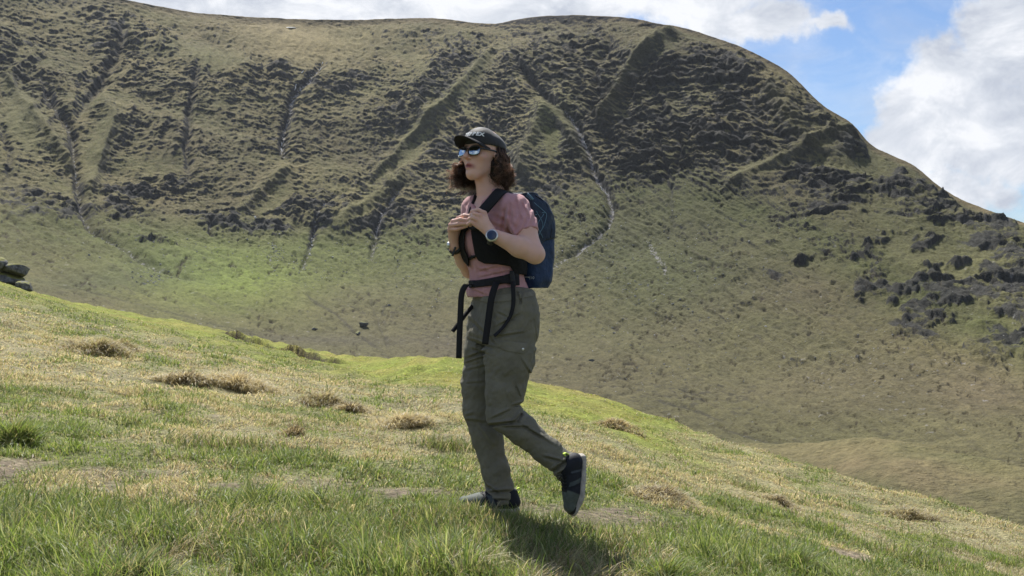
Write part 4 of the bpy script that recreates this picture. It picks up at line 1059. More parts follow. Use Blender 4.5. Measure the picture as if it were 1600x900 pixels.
# ---- hair: loose curls from under the cap to the shoulders
M_hair = bpy.data.materials.new('brown_curls'); M_hair.use_nodes = True
t = NT(M_hair.node_tree); b = t.n['Principled BSDF']
at = t.add('ShaderNodeAttribute', attribute_name='tint'); t.link(at.outputs['Color'], b.inputs['Base Color'])
b.inputs['Roughness'].default_value = .42; b.inputs['Specular IOR Level'].default_value = .5
tr_ = t.add('ShaderNodeBsdfTranslucent'); sc_ = t.vmath('MULTIPLY', at.outputs['Color'], (3.9, 3.9, 3.8)); t.link(sc_.outputs[0], tr_.inputs[0])
mx = t.add('ShaderNodeMixShader'); mx.inputs[0].default_value = .5; t.link(b.outputs[0], mx.inputs[1]); t.link(tr_.outputs[0], mx.inputs[2])
t.link(mx.outputs[0], t.n['Material Output'].inputs[0])
HF = Field(HC-np.array([.2, .2, .2]), HC+np.array([.2, .2, .15]), .004)
HF.ell(Hd(-.030, 0, .018), (hF, hL, hU), (.066, .074, .066), .0)
for sg in (-1, 1):
    HF.chain([Hd(-.034, sg*.052, .015), Hd(-.034, sg*.060, -.045), Hd(-.030, sg*.058, -.085)], [.026, .030, .022], .03)
HF.chain([Hd(-.06, 0, .0), Hd(-.070, .02, -.06), Hd(-.066, .02, -.095)], [.045, .045, .035], .04)
HF.displace(lambda x, y, z: .007*fbm(x*26, y*26, z*26, 3, 121), .025)
V, Q = HF.mesh()
hv = [V]; hq = [Q]; hc = [np.tile(C(.034, .022, .016), (len(V), 1))]; nv = len(V)
hr = np.random.default_rng(5)
for i in range(370):
    ang = math.pi+hr.uniform(-1, 1)*1.95
    rf, rl = math.cos(ang), math.sin(ang)
    deep = hr.random()
    L_ = hr.uniform(.12, .20)
    root = Hd(-.026+(.062+.022*deep)*rf, (.066+.017*deep)*rl, hr.uniform(.0, .045))
    low = Hd(-.030+(.085+.045*deep)*rf, (.085+.045*deep)*rl, -.01-L_*.45)
    tip = Hd(-.030+(.070+.060*deep)*rf+hr.normal()*.014, (.074+.056*deep)*rl+hr.normal()*.014, hr.uniform(-.150, -.06)-.01-(.035 if rl < -.2 else 0))
    if rl < -.2: q_ = hr.uniform(.1, 1.9); tip = tip+np.array([-.026, 0, .016])*q_; low = low+np.array([-.018, 0, .004])*q_
    if rf > .15 and rl > 0: tip = tip-hF*.012
    n_ = 26; tt = np.linspace(0, 1, n_)[:, None]
    path = (1-tt)**2*root+2*(1-tt)*tt*low+tt**2*tip
    T = tip-root; T /= np.linalg.norm(T); s1 = np.cross(T, hF); s1 /= np.linalg.norm(s1); s2 = np.cross(T, s1)
    tw = hr.uniform(2.2, 4.6)*2*math.pi*hr.choice([-1, 1]); p0 = hr.uniform(0, 6.28); am = hr.uniform(.006, .013)
    lockc = C(.056, .038, .028)*hr.uniform(.5, 2.2)*(.7+1.6*deep*deep)  # outer locks tinted brighter: glow of the sun behind painted into the colour
    for k in range(9):
        ph = p0+hr.normal()*.38; am_ = am*(1+.22*hr.normal())*np.clip(tt*3, .1, 1); end = 1-.22*hr.random()
        off = hr.normal(size=3)*.0022; pk_ = path+off*np.clip(tt*2, .3, 1)+am_*(np.cos(tt*tw+ph)*s1+np.sin(tt*tw+ph)*s2)
        fly = hr.normal(size=3)*.016*(tt**2)*(1 if hr.random() < .35 else .2)
        pk_ = (pk_+fly)[:max(6, int(n_*end))]
        v_, q_ = tube(spline(pk_, 34), hr.uniform(.0008, .0015), k=4, r1=.0003)
        hv.append(v_); hq.append(q_+nv); nv += len(v_); hc.append(np.tile(lockc*hr.uniform(.8, 1.25), (len(v_), 1)))
mesh_obj('hair', np.concatenate(hv), np.concatenate(hq), M_hair, person, colors=np.concatenate(hc))

# ---- watch and wrist band
M_band = simple_mat('dark_grey_rubber', (.035, .037, .038), .6)
M_wface = simple_mat('navy_watch_glass', (.012, .028, .075), .18, spec=.6)
M_case = simple_mat('pale_steel', (.62, .63, .62), .32, .85)
fd = W_L-E_L; fd /= np.linalg.norm(fd)
wc = W(768.5, 368, -.295)
wn_ = np.array([-.05, -.97, .22]); wn_ /= np.linalg.norm(wn_); wu = fd-wn_*(fd @ wn_); wu /= np.linalg.norm(wu); wv = np.cross(wn_, wu)
V, Q = disc_mb(wc-wn_*.006, (wu, wv, wn_), .0255, .0255, .011, 40, .001); watch = mesh_obj('watch', V, Q, M_case, person)
V, Q = disc_mb(wc+wn_*.0035, (wu, wv, wn_), .0205, .0205, .0040, 36, .001); mesh_obj('watch_face', V, Q, M_wface, watch)
ctr = W_L*.80+E_L*.20*1.0; ctr = wc-wn_*.030
ringp = [ctr+wv*math.cos(a_)*.031+wn_*math.sin(a_)*.0275 for a_ in np.linspace(0, 2*math.pi, 28)]
V, Q = ribbon(ringp, wu, .021, .004, 40); mesh_obj('watch_strap', V, Q, M_band, watch)
fdr = W_R-E_R; fdr /= np.linalg.norm(fdr); cr = W_R*.92+E_R*.08
a1 = np.cross(fdr, (0, 1, 0)); a1 /= np.linalg.norm(a1); a2 = np.cross(fdr, a1)
V, Q = ribbon([cr+a1*math.cos(a_)*.0285+a2*math.sin(a_)*.0285 for a_ in np.linspace(0, 2*math.pi, 28)], fdr, .018, .005, 40)
wb = mesh_obj('wristband', V, Q, M_band, person)
V, Q = disc_mb(W(702.5, 383, -.055), ((0, 1, 0), up, (-1, 0, 0)), .014, .014, .010, 24, .002); mesh_obj('watch_case', V, Q, M_case, wb)
V, Q = ribbon([W(712, 386, -.075), W(709, 393, -.078), W(707, 400, -.080)], (1, 0, 0), .009, .002, 8); mesh_obj('loose_end', V, Q, M_band, wb)

# ---- shoes
def attr_mat(name):
    m = bpy.data.materials.new(name); m.use_nodes = True; t = NT(m.node_tree); b = t.n['Principled BSDF']
    at = t.add('ShaderNodeAttribute', attribute_name='tint'); t.link(at.outputs['Color'], b.inputs['Base Color']); b.inputs['Roughness'].default_value = .7; b.inputs['Specular IOR Level'].default_value = .3
    bp = t.add('ShaderNodeBump'); bp.inputs['Distance'].default_value = .001; t.link(t.noise(t.add('ShaderNodeTexCoord').outputs['Object'], 420, 3), bp.inputs['Height']); t.link(bp.outputs[0], b.inputs['Normal']); return m
M_knit = attr_mat('trail_shoe_upper')
M_up = simple_mat('navy_knit_upper', (.014, .018, .028), .7, noise=(60, .3), bump=[(420, .0010, (1, 1, 1))])
M_toe = simple_mat('grey_green_toe', (.16, .19, .165), .75, noise=(60, .2), bump=[(420, .0010, (1, 1, 1))])
M_sole = simple_mat('beige_sole_rubber', (.36, .33, .29), .8, noise=(50, .25), bump=[(90, .003, (1, 1, 1))])
M_rub = simple_mat('black_rubber', (.018, .018, .019), .6)
M_tab = simple_mat('lime_heel_tab', (.55, .72, .10), .6)
def make_shoe(heel, toe, upv):
    """shoe of five parts in its own frame: x heel to toe, z up"""
    root = empty('shoe', tuple(heel)); root.parent = person
    xd = toe-heel; L_ = np.linalg.norm(xd); xd = xd/L_; sd_ = np.cross(upv, xd); sd_ /= np.linalg.norm(sd_); ud = np.cross(xd, sd_)
    Mx = np.stack([xd, sd_, ud], 0); k_ = L_/.27
    X3 = np.eye(3)
    def outm(name, F_, mat, par, cut=None):
        v_, q_ = F_.mesh(); return mesh_obj(name, (v_*k_) @ Mx, q_, mat, par)
    U_ = Field((-.03, -.07, -.02), (.30, .07, .15), .0028)
    U_.chain([(.032, 0, .045), (.10, 0, .042), (.17, 0, .036), (.235, .0, .032)], [.036, .040, .045, .037], .02, flat=(0, 0, 1), fs=.9)
    U_.chain([(.035, 0, .05), (.040, 0, .085)], [.034, .033], .03); U_.chain([(.06, 0, .08), (.12, 0, .055), (.19, 0, .036)], [.036, .036, .030], .02)
    U_.bx((.045, 0, .145), X3, (.075, .05, .030), .0, .01, op='s'); U_.cone((.045, 0, .075), (.045, 0, .13), .022, .026, .01, op='s')
    U_.bx((.13, 0, -.03), X3, (.2, .1, .042), 0, 0, op='s')
    v_, q_ = U_.mesh(); xx, yy, zz = v_.T; cc = np.tile(C(.009, .011, .017), (len(v_), 1)); gg = C(.085, .10, .088)
    toe_ = sstep(.168, .176, xx+.25*(zz-.04)); cc = mixv(cc, gg, toe_[:, None])
    st_d = np.abs(xx-.118-.55*(zz-.045)); cc = mixv(cc, C(.06, .075, .08), ((st_d < .011)*(zz < .078)*(np.abs(yy) > .02))[:, None]*.9)
    st_d = np.abs(xx-.068-.3*(zz-.045)); cc = mixv(cc, C(.05, .06, .075), ((st_d < .005)*(zz < .08))[:, None]*.9)
    cc = mixv(cc, C(.006, .006, .007), ((np.abs(yy) < .022)*(xx > .09)*(xx < .175)*(zz > .05))[:, None]*.9)
    cc = cc*(1+.35*fbm(xx*60, yy*60, zz*60, 3, 161)[:, None])
    upper = mesh_obj('upper', (v_*k_) @ Mx, q_, M_knit, root, colors=cc)
    K_ = Field((.18, -.07, -.02), (.31, .07, .08), .0028)
    K_.chain([(.225, .0, .026), (.242, .0, .024)], [.041, .037], .01, flat=(0, 0, 1), fs=.75); K_.bx((.15, 0, .03), X3, (.085, .1, .1), 0, .004, op='s'); K_.bx((.13, 0, -.03), X3, (.2, .1, .044), 0, 0, op='s')
    outm('toe_cap', K_, M_rub, upper)
    S_ = Field((-.03, -.07, -.03), (.31, .07, .06), .0028)
    S_.chain([(.030, 0, .010), (.10, 0, .008), (.18, 0, .008), (.245, 0, .016)], [.040, .038, .048, .041], .02, flat=(0, 0, 1), fs=.36)
    S_.bx((.02, 0, .020), X3, (.022, .030, .012), .008, .012)
    S_.displace(lambda x, y, z: .0012*np.sin(x*420)*(z < .002), .01)
    outm('sole', S_, M_sole, root)
    def topz(x_, y_):
        zz_ = np.linspace(.14, 0, 200); d_ = U_.sample(np.stack([np.full(200, x_), np.full(200, y_), zz_], 1)); k = np.argmax(d_ < 0); return zz_[k]+.0015
    lac = []
    for x_ in (.100, .115, .130, .145, .160):
        lac.append(tube([np.array([x_+.007*(j % 2), y_, topz(x_+.007*(j % 2), y_)]) for j, y_ in enumerate((-.026, -.013, 0, .013, .026))], .0021, 12, 5))
    lac += [tube([np.array([.098, .0, topz(.098, 0)+.002]), np.array([.108, s_*.024, topz(.108, 0)+.014]), np.array([.124, s_*.020, topz(.124, 0)+.008]), np.array([.100, 0, topz(.1, 0)+.002])], .0019, 14, 5) for s_ in (-1, 1)]
    v_, q_ = join_mb(lac); mesh_obj('laces', (v_*k_) @ Mx, q_, M_rub, upper)
    v_, q_ = ribbon([(.002, 0, .085), (-.004, 0, .100), (.002, 0, .110), (.010, 0, .104)], (0, 1, 0), .016, .004, 12); mesh_obj('heel_tab', (v_*k_) @ Mx, q_, M_tab, upper)
    return root
make_shoe(W(809, 797, .085)+np.array([0, 0, -.012]), W(714, 797, .05)+np.array([0, 0, -.002]), up)
make_shoe(W(912, 712, -.085), W(899, 802, -.10), np.array([-.86, -.48, .10]))

# ---------------------------------------------------------------- the backpack
M_navy = simple_mat('navy_pack_nylon', (.010, .030, .085), .62, noise=(18, .25), bump=[(22, .010, (1, 1, 1)), (60, .002, (1, 1, 1)), (1000, .0003, (1, 1, 1))], spec=.4)
M_teal = simple_mat('dark_teal_pack_nylon', (.009, .020, .042), .6, noise=(18, .25), bump=[(26, .010, (1, 1, 1)), (1000, .0003, (1, 1, 1))], spec=.4)
M_web = simple_mat('black_webbing', (.010, .010, .012), .75, bump=[(700, .0006, (1, 1, 1))])
M_mesh = simple_mat('black_padded_mesh', (.009, .009, .010), .9, noise=(300, .5), bump=[(300, .0022, (1, 1, 1)), (24, .006, (1, 1, 1))])
M_cord = simple_mat('pale_blue_cord', (.10, .19, .26), .6)
pk = empty('backpack', tuple(W(830, 452, .14)))
tag(pk, 'navy hiking backpack on the back of the walker, black straps hanging from its waist belt', 'backpack')
def kid(o, par=None):
    o.parent = par or pk
    if par is None: o.matrix_parent_inverse = Matrix.Translation(-pk.location)
    return o
bk = -tf; side = tl
KF = Field((-.06, 4.60, .93), (.28, 5.22, 1.44), .0032)
def prk(py, px, hd, hw, dy): p = W(px, py, dy); return (p[2], p[0], p[1], hd, hw, math.atan2(bk[1], bk[0]), 3.6)
KF.loft([prk(450, 820, .060, .120, .10), prk(440, 822, .072, .128, .10), prk(420, 822, .076, .132, .105), prk(390, 824, .078, .132, .105), prk(360, 824, .080, .128, .105), prk(335, 822, .074, .122, .10), prk(318, 818, .060, .112, .095), prk(306, 811, .040, .095, .085)], .03)
KF.displace(lambda x, y, z: .006*fbm(x*12, y*12, z*9, 3, 131)+.003*fbm(x*30, y*30, z*20, 2, 132), .02)
V, Q = KF.mesh(); body = kid(mesh_obj('main_compartment', V, Q, M_navy))
def kpatch(poly, name, mat, off=.004, th=.010, y0=4.60, y1=5.2, par=body, F_=KF):
    G = shell_patch(F_, poly, y0, y1, off, th); v_, q_ = G.mesh(); return kid(mesh_obj(name, v_, q_, mat), par)
kpatch([(800, 296), (840, 300), (870, 330), (868, 372), (852, 376), (845, 385), (835, 400), (800, 400)], 'upper_panel', M_teal)
# compression cord on the outer side, the light blue one
def onpack(px, py, F_=KF): return surf_y(F_, px, py, 4.5, 5.3)+np.array([0, -.013, 0])
cord = []
for seq in ([(822, 306), (838, 320), (853, 333)], [(836, 336), (853, 333), (850, 352), (842, 366), (836, 384)], [(838, 330), (848, 352), (838, 372)], [(850, 334), (840, 352), (848, 372)]):
    pts = [onpack(a_, b_) for a_, b_ in seq]; cord.append(tube(spline(pts, 20), .0016, k=5))
v_, q_ = join_mb(cord); kid(mesh_obj('bungee_cord', v_, q_, M_cord), body)
v_, q_ = ribbon([onpack(824, 305)+np.array([0, -.01, .004]), onpack(829, 309)+np.array([0, -.012, .002]), onpack(833, 312)], (0, -.3, 1), .010, .003, 8); kid(mesh_obj('pale_loop', v_, q_, M_cord), body)
v_, q_ = tube([onpack(a_, b_) for a_, b_ in ((836, 306), (848, 314), (857, 328), (861, 350), (860, 372))], .0035, 30, 6); kid(mesh_obj('zip_seam', v_, q_, M_web), body)
# small print on the lower side: a short word bar and the number
def print_text(txt, px, py, size, bold, rot=0.0):
    me = text_mesh(txt, size, bold); n_ = len(me.vertices); co = np.empty(n_*3, F32); me.vertices.foreach_get('co', co); co = co.reshape(-1, 3); c0 = []
    for x_, y_, z_ in co:
        a_ = px+(x_*math.cos(rot)-y_*math.sin(rot))*FPX/YP; b_ = py-(x_*math.sin(rot)+y_*math.cos(rot))*FPX/YP
        c0.append(surf_y(KF, a_, b_, 4.5, 5.3)+np.array([0, -.0045-z_, 0]))
    me.vertices.foreach_set('co', np.array(c0, F32).ravel()); me.materials.append(M_print); me.update()
    o = bpy.data.objects.new('lettering', me); col.objects.link(o); return kid(o, body)
M_print = simple_mat('pale_print', (.50, .56, .60), .6)
print_text('QUECHUA', 821, 432.8, .0072, .0003, -.09); print_text('|', 828, 433.6, .016, .0001, -.05); print_text('10', 832, 434.2, .0165, .0000, -.05)
# harness pads on the chest
def wpad(poly, name, mat, off, th, y0, y1, F_=TF): G = shell_patch(F_, poly, y0, y1, off, th); v_, q_ = G.mesh(); return kid(mesh_obj(name, v_, q_, mat))
padL = wpad([(737, 362), (742, 356), (752, 362), (765, 374), (790, 388), (812, 402), (828, 414), (822, 430), (804, 428), (797, 417), (778, 414), (758, 413), (748, 408), (743, 398), (740, 382)], 'shoulder_pad', M_mesh, .009, .014, 4.45, 4.80)
padR = wpad([(736, 338), (742, 340), (739, 352), (735, 358), (729, 364), (727, 378), (728, 392), (733, 402), (733, 418), (724, 408), (716, 394), (712, 380), (713, 362), (722, 352)], 'shoulder_pad', M_mesh, .008, .014, 4.45, 4.95)
# upper straps over both shoulders
def onshirt(px, py, off=.008): 
    q = surf_y(TF, px, py, 4.4, 5.1); return q+np.array([0, -off, 0])
v_, q_ = ribbon([W(797, 306, .04)+bk*.05, W(790, 300, -.045), W(781, 300, -.105), W(770, 312, -.150), W(757, 327, -.170), W(745, 340, -.175), W(741, 360, -.165)], (.72, -.35, -.35), .046, .010, 40)
kid(mesh_obj('shoulder_strap', v_, q_, M_web))
v_, q_ = ribbon([W(755, 308, .13)+bk*.05, W(748, 306, .085), W(744, 314, .045), W(739, 326, .01), W(736, 340, -.04), W(733, 356, -.055)], (.55, .55, -.2), .032, .010, 36)
kid(mesh_obj('shoulder_strap', v_, q_, M_web))
v_, q_ = tube([onshirt(731, 406, .012), onshirt(738, 403, .016), onshirt(745, 399, .016)], .0052, 10, 8); kid(mesh_obj('sternum_strap', v_, q_, M_web))
v_, q_ = box_mb(onshirt(739, 401.5, .017), (ex, fy, up), (.010, .005, .0065)); kid(mesh_obj('buckle', v_, q_, M_rub))
# waist belt
V_ = [(732, 438), (745, 438), (765, 435), (785, 431), (800, 427), (811, 424), (812, 446), (806, 446), (790, 443), (765, 447), (733, 450)]
belt = wpad(V_, 'waist_belt', M_web, .0085, .010, 4.45, 4.86)
wpad([(796, 424), (803, 424), (806, 448), (798, 448)], 'belt_buckle', M_rub, .015, .012, 4.45, 4.86)
fl = lambda px, py, dy: W(px, py, dy)
def strap(pts, wdir, wd, name='hanging_strap', th=.0022, n=36, twist=0.0): v_, q_ = ribbon([fl(*p) for p in pts], wdir, wd, th, n, twist); return kid(mesh_obj(name, v_, q_, M_web))
strap([(736, 445, -.075), (730, 445, -.095), (725, 450, -.10), (721, 462, -.10), (719.5, 490, -.10), (718, 525, -.10), (717, 560, -.10)], (1, -.3, 0), .026)
strap([(739, 478, .0), (730, 488, -.03), (718, 504, -.06), (707, 518, -.08)], (.75, 0, -.65), .018)
strap([(778, 436, -.128), (774, 446, -.165), (768, 466, -.180), (763, 500, -.185), (758, 538, -.188)], (1, 0, .1), .028)
strap([(801, 440, -.150), (802, 455, -.172), (802, 475, -.182), (798, 492, -.186), (790, 506, -.190), (781, 517, -.192), (772, 525, -.190)], (.9, 0, .35), .018, n=44, twist=1.1)
# ---------------------------------------------------------------- grass, tussocks, stones, water
M_grass = bpy.data.materials.new('grass_blades'); M_grass.use_nodes = True
t = NT(M_grass.node_tree); b = t.n['Principled BSDF']; at = t.add('ShaderNodeAttribute', attribute_name='tint')
t.link(at.outputs['Color'], b.inputs['Base Color']); b.inputs['Roughness'].default_value = .50; b.inputs['Specular IOR Level'].default_value = .35
tr_ = t.add('ShaderNodeBsdfTranslucent'); sc_ = t.vmath('MULTIPLY', at.outputs['Color'], (1.7, 1.6, 1.2)); t.link(sc_.outputs[0], tr_.inputs[0])
mx = t.add('ShaderNodeMixShader'); mx.inputs[0].default_value = .45; t.link(b.outputs[0], mx.inputs[1]); t.link(tr_.outputs[0], mx.inputs[2]); t.link(mx.outputs[0], t.n['Material Output'].inputs[0])

def blades(base, L, wd, az, lean, colr, r_, curl=None):
    """base (n,3); L length; az direction it leans to; lean 0..1.3 of its length; returns verts, tris, colours"""
    n = len(base); wa = r_.uniform(0, 6.283, n); wv = np.stack([np.cos(wa), np.sin(wa), np.zeros(n)], 1)*(wd/2)[:, None]
    d = np.stack([np.cos(az), np.sin(az), np.zeros(n)], 1)
    th1 = lean*.45; th2 = np.minimum(lean*1.0, 1.75); th3 = np.minimum(lean*1.55, 2.3)
    up_ = np.array([0, 0, 1.0])
    def step(p, th, l): return p+d*(np.sin(th)*l)[:, None]+up_*(np.cos(th)*l)[:, None]
    p1 = step(base, th1, L*.38); p2 = step(p1, th2, L*.34); p3 = step(p2, th3, L*.28)
    V = np.stack([base-wv, base+wv, p1-wv*.9, p1+wv*.9, p2-wv*.6, p2+wv*.6, p3], 1)
    o = (np.arange(n)*7)[:, None]
    Q = np.concatenate([o+np.array([[0, 1, 3, 2]]), o+np.array([[2, 3, 5, 4]])]); Tt = o+np.array([[4, 5, 6]])
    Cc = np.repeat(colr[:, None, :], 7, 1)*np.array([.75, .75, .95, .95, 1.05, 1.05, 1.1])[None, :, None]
    return V.reshape(-1, 3), Q, Tt, Cc.reshape(-1, 3)
gr = np.random.default_rng(77)
GREENS = np.array([(.115, .165, .035), (.085, .130, .028), (.140, .180, .045), (.080, .118, .040), (.185, .215, .105), (.21, .22, .10)])
STRAWS = np.array([(.31, .265, .165), (.25, .215, .13), (.40, .36, .25), (.18, .14, .085), (.25, .25, .125)])
MOSSES = np.array([(.165, .190, .038), (.135, .170, .032), (.215, .205, .060), (.24, .21, .09)])
def pick(P_, n): return P_[gr.integers(0, len(P_), n)]*gr.uniform(.75, 1.25, (n, 1))
hill_az0 = .4
parts_g = []; parts_s = []
def strew(y0, y1, dens, lsc, wsc, umax=.60):
    area = umax*(y1*y1-y0*y0); n = int(area*dens)
    Y = np.sqrt(gr.uniform(y0*y0, y1*y1, n)); X = gr.uniform(-umax, umax, n)*Y
    # clumping: keep more where a clump noise is high
    cl = fbm(X/.16, Y/.16, 0, 2, 141)+.5*fbm(X/.6, Y/.6, 0, 2, 142)
    keep = gr.random(n) < np.clip(.80+.6*cl, .4, 1); X, Y, cl = X[keep], Y[keep], cl[keep]
    st, so, mo, n2 = zone(X, Y)
    keep = gr.random(len(X)) < (1-.80*so); X, Y, cl, st, so, mo = [a_[keep] for a_ in (X, Y, cl, st, so, mo)]
    n = len(X); Z = ground_z(X, Y)-.004
    px = 800+X/Y*FPX
    hy = np.interp(px, [348, 380, 420, 480, 545], [24.6, 23.8, 22.6, 20.8, 19.2]); hag = (px > 345) & (px < 550) & (np.abs(Y-hy+.2) < .35)
    is_s = gr.random(n) < np.clip(.16+.85*sstep(.28, .70, st+.25*cl)+.5*so, 0, .93); is_m = (~is_s) & (gr.random(n) < mo)
    colr = 1.22*np.where(is_s[:, None], pick(STRAWS, n), np.where(is_m[:, None], pick(MOSSES, n), pick(GREENS, n)))
    fg = sstep(5.2, 3.6, Y)
    patchh = np.clip(.60+1.5*fbm(X/.40, Y/.45, 0, 3, 143)+.9*cl, .35, 2.3)
    L = lsc*gr.uniform(.5, 1.35, n)*np.where(is_m, .42, np.where(is_s, .80, 1.0))*patchh*(1+.75*fg)*(1-.45*mo)*(1-.35*so)*np.where(hag, .3, 1)
    wd = wsc*gr.uniform(.6, 1.4, n)*np.where(is_s, .75, 1)
    flow_ = 2.6*perlin(X/1.3, Y/1.3, 0, 144)
    az = np.where(is_s, -.35+flow_+gr.normal(0, .8, n), gr.uniform(0, 6.283, n)*.75+flow_)
    lean = np.where(is_s, gr.uniform(.7, 1.9, n), gr.uniform(.2, 1.35, n))+.5*(so > .4)
    # feet of the walker stay clear of the roots
    hot = (np.abs(X-.0) > 9)
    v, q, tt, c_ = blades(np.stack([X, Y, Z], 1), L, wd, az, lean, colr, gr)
    return v, q, tt, c_
def merge(parts):
    V = []; Qs = []; Ts = []; Cs = []; n = 0
    for v, q, tt, c_ in parts: V.append(v); Qs.append(q+n); Ts.append(tt+n); Cs.append(c_); n += len(v)
    return np.concatenate(V), [np.concatenate(Qs), np.concatenate(Ts)], np.concatenate(Cs)
GP = [strew(2.6, 5.2, 15000, .074, .0036), strew(5.2, 8.5, 11500, .060, .0046), strew(8.5, 14, 4600, .058, .0075), strew(14, 22, 1300, .055, .012), strew(22, 34, 300, .055, .022)]
# dense low thatch that hides the soil between the blades near the camera
def clump(px, py, rx, n, L, greens=True):
    X0, Y0, Z0 = ground_at(px, py); X = X0+gr.normal(0, rx, n); Y = Y0+gr.normal(0, rx*.45, n); Z = ground_z(X, Y)-.004
    az = gr.uniform(0, 6.283, n); colr = np.where(gr.random(n)[:, None] < .75, pick(GREENS, n), pick(STRAWS, n))
    return blades(np.stack([X, Y, Z], 1), L*gr.uniform(.5, 1.3, n), np.full(n, .0042)*gr.uniform(.6, 1.3, n), az, gr.uniform(.2, 1.1, n), colr, gr)
GP += [clump(*c_) for c_ in [(735, 818, .10, 900, .085), (775, 822, .12, 1100, .085), (820, 838, .20, 1600, .09), (700, 835, .15, 900, .09), (850, 872, .2, 1200, .10), (950, 850, .2, 700, .07), (560, 860, .25, 1100, .09), (330, 700, .15, 500, .08), (700, 700, .12, 500, .09), (1180, 770, .2, 700, .08), (640, 890, .3, 1200, .10), (100, 830, .3, 1200, .09), (420, 830, .3, 900, .09), (1400, 870, .25, 800, .08)]]
V, F_, Cc = merge(GP)
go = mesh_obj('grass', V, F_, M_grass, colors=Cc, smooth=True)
tag(go, 'rough mixed green and straw coloured hill grass covering the near slope', 'grass', kind='stuff')

RU_ = [(.13, .19, .045), (.16, .21, .06), (.11, .15, .04), (.24, .23, .11)]
def tussock(px, py, rad, n, L, pal, label, up_=.75, flatten=.5, dark=None, name='grass_tussock'):
    X0, Y0, Z0 = ground_at(px, py); r_ = rad*Y0/FPX; L = L*(.8 if pal is not RU_ else .7)
    a = gr.uniform(0, 6.283, n); q = np.sqrt(gr.random(n))*r_*.75*(1+.45*np.sin(2*a+px)+.3*np.sin(3*a+py)+.25*gr.normal(size=n))
    x = np.cos(a)*q*1.8; y = np.sin(a)*q; hgt = flatten*r_*np.clip(1-(q/r_)**2, 0, 1)*(.6+.6*perlin(x/r_*1.5, y/r_*1.5, px*.1))
    z = ground_z(X0+x, Y0+y)-Z0+hgt*.8-.01
    az = np.where(gr.random(n) < .45, a+gr.normal(0, .6, n), -.2+gr.normal(0, .9, n)); lean = .50+1.0*np.clip(q/r_, 0, 1.4)*gr.uniform(.6, 1.3, n)+(1-up_)*2.0*gr.uniform(.3, 1, n)
    colr = pick(np.array(pal), n)
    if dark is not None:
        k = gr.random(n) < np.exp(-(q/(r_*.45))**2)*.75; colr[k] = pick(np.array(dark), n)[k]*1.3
    v, qd, tt, c_ = blades(np.stack([x, y, z], 1), L*gr.uniform(.55, 1.2, n), np.full(n, .0042*max(1, Y0/7))*gr.uniform(.6, 1.3, n), az, lean, colr, gr)
    o = mesh_obj(name, v, [qd, tt], M_grass, colors=c_)
    o.location = (X0, Y0, Z0); tag(o, label, 'tussock', 'grass tussocks standing out of the near slope'); return o
SB = [(.38, .335, .215), (.32, .275, .175), (.44, .40, .28)]; DK = [(.09, .07, .045), (.14, .11, .07)]; BR = [(.30, .25, .16), (.24, .20, .125), (.34, .29, .19)]
RU = RU_
tussock(150, 555, 36, 1500, .24, STRAWS, 'large pale straw tussock on the left slope, upper left of all tussocks')
tussock(188, 548, 20, 700, .20, STRAWS, 'small pale straw tussock just right of the large upper left one')
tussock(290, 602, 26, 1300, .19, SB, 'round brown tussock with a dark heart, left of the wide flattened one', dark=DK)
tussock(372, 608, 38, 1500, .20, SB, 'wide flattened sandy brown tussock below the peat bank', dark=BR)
tussock(508, 632, 28, 1000, .16, STRAWS, 'pale tussock at mid slope, between the flattened brown one and the walker')
tussock(548, 645, 20, 800, .15, SB, 'small brown tussock leaning against the pale mid slope one', dark=DK)
tussock(628, 668, 30, 1100, .16, SB, 'brown dead grass mound nearest the left of the walker', dark=BR)
tussock(458, 682, 13, 500, .11, BR, 'little dark brown tuft alone in green grass left of centre', dark=DK, up_=1)
tussock(22, 690, 32, 900, .20, RU, 'bright green upright tuft at the far left edge', up_=1.0, flatten=.2)
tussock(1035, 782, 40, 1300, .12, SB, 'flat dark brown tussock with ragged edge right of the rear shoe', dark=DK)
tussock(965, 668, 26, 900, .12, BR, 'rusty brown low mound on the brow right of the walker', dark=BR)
tussock(1415, 812, 26, 900, .14, STRAWS, 'pale straw tussock on the slope near the right edge')
tussock(1215, 790, 22, 800, .12, SB, 'small sandy tussock in the right foreground slope', dark=DK)
tussock(1240, 890, 34, 900, .17, RU, 'bright green tuft at the bottom edge, right of the walker', up_=1.0, flatten=.2)
tussock(1040, 915, 36, 1000, .19, RU, 'fresh green clump at the bottom edge below the rear shoe', up_=1.0, flatten=.2)
tussock(200, 935, 50, 1000, .22, [(.10, .14, .05), (.13, .17, .07), (.30, .27, .16)], 'long grey green clump at the bottom left edge', up_=1.0, flatten=.2)

# rocks
M_rock = bpy.data.materials.new('lichened_grey_rock'); M_rock.use_nodes = True
t = NT(M_rock.node_tree); b = t.n['Principled BSDF']; O = t.add('ShaderNodeTexCoord').outputs['Object']; G_ = t.add('ShaderNodeNewGeometry')
sz = t.add('ShaderNodeSeparateXYZ'); t.link(G_.outputs['Normal'], sz.inputs[0])
stone = t.ramp(t.noise(O, 9, 6, .65), [(.32, (.04, .04, .042)), (.5, (.10, .10, .105)), (.7, (.22, .22, .21))])
mossf = t.math('MULTIPLY', t.maprange(sz.outputs[2], .45, .8, 0, 1, True), t.maprange(t.noise(O, 5, 4), .36, .50, 0, 1, True))
t.link(t.mix(mossf, stone, (.17, .17, .04, 1)), b.inputs['Base Color']); b.inputs['Roughness'].default_value = .9
bp = t.add('ShaderNodeBump'); bp.inputs['Distance'].default_value = .04; t.link(t.noise(O, 12, 8, .65), bp.inputs['Height']); t.link(bp.outputs[0], b.inputs['Normal'])
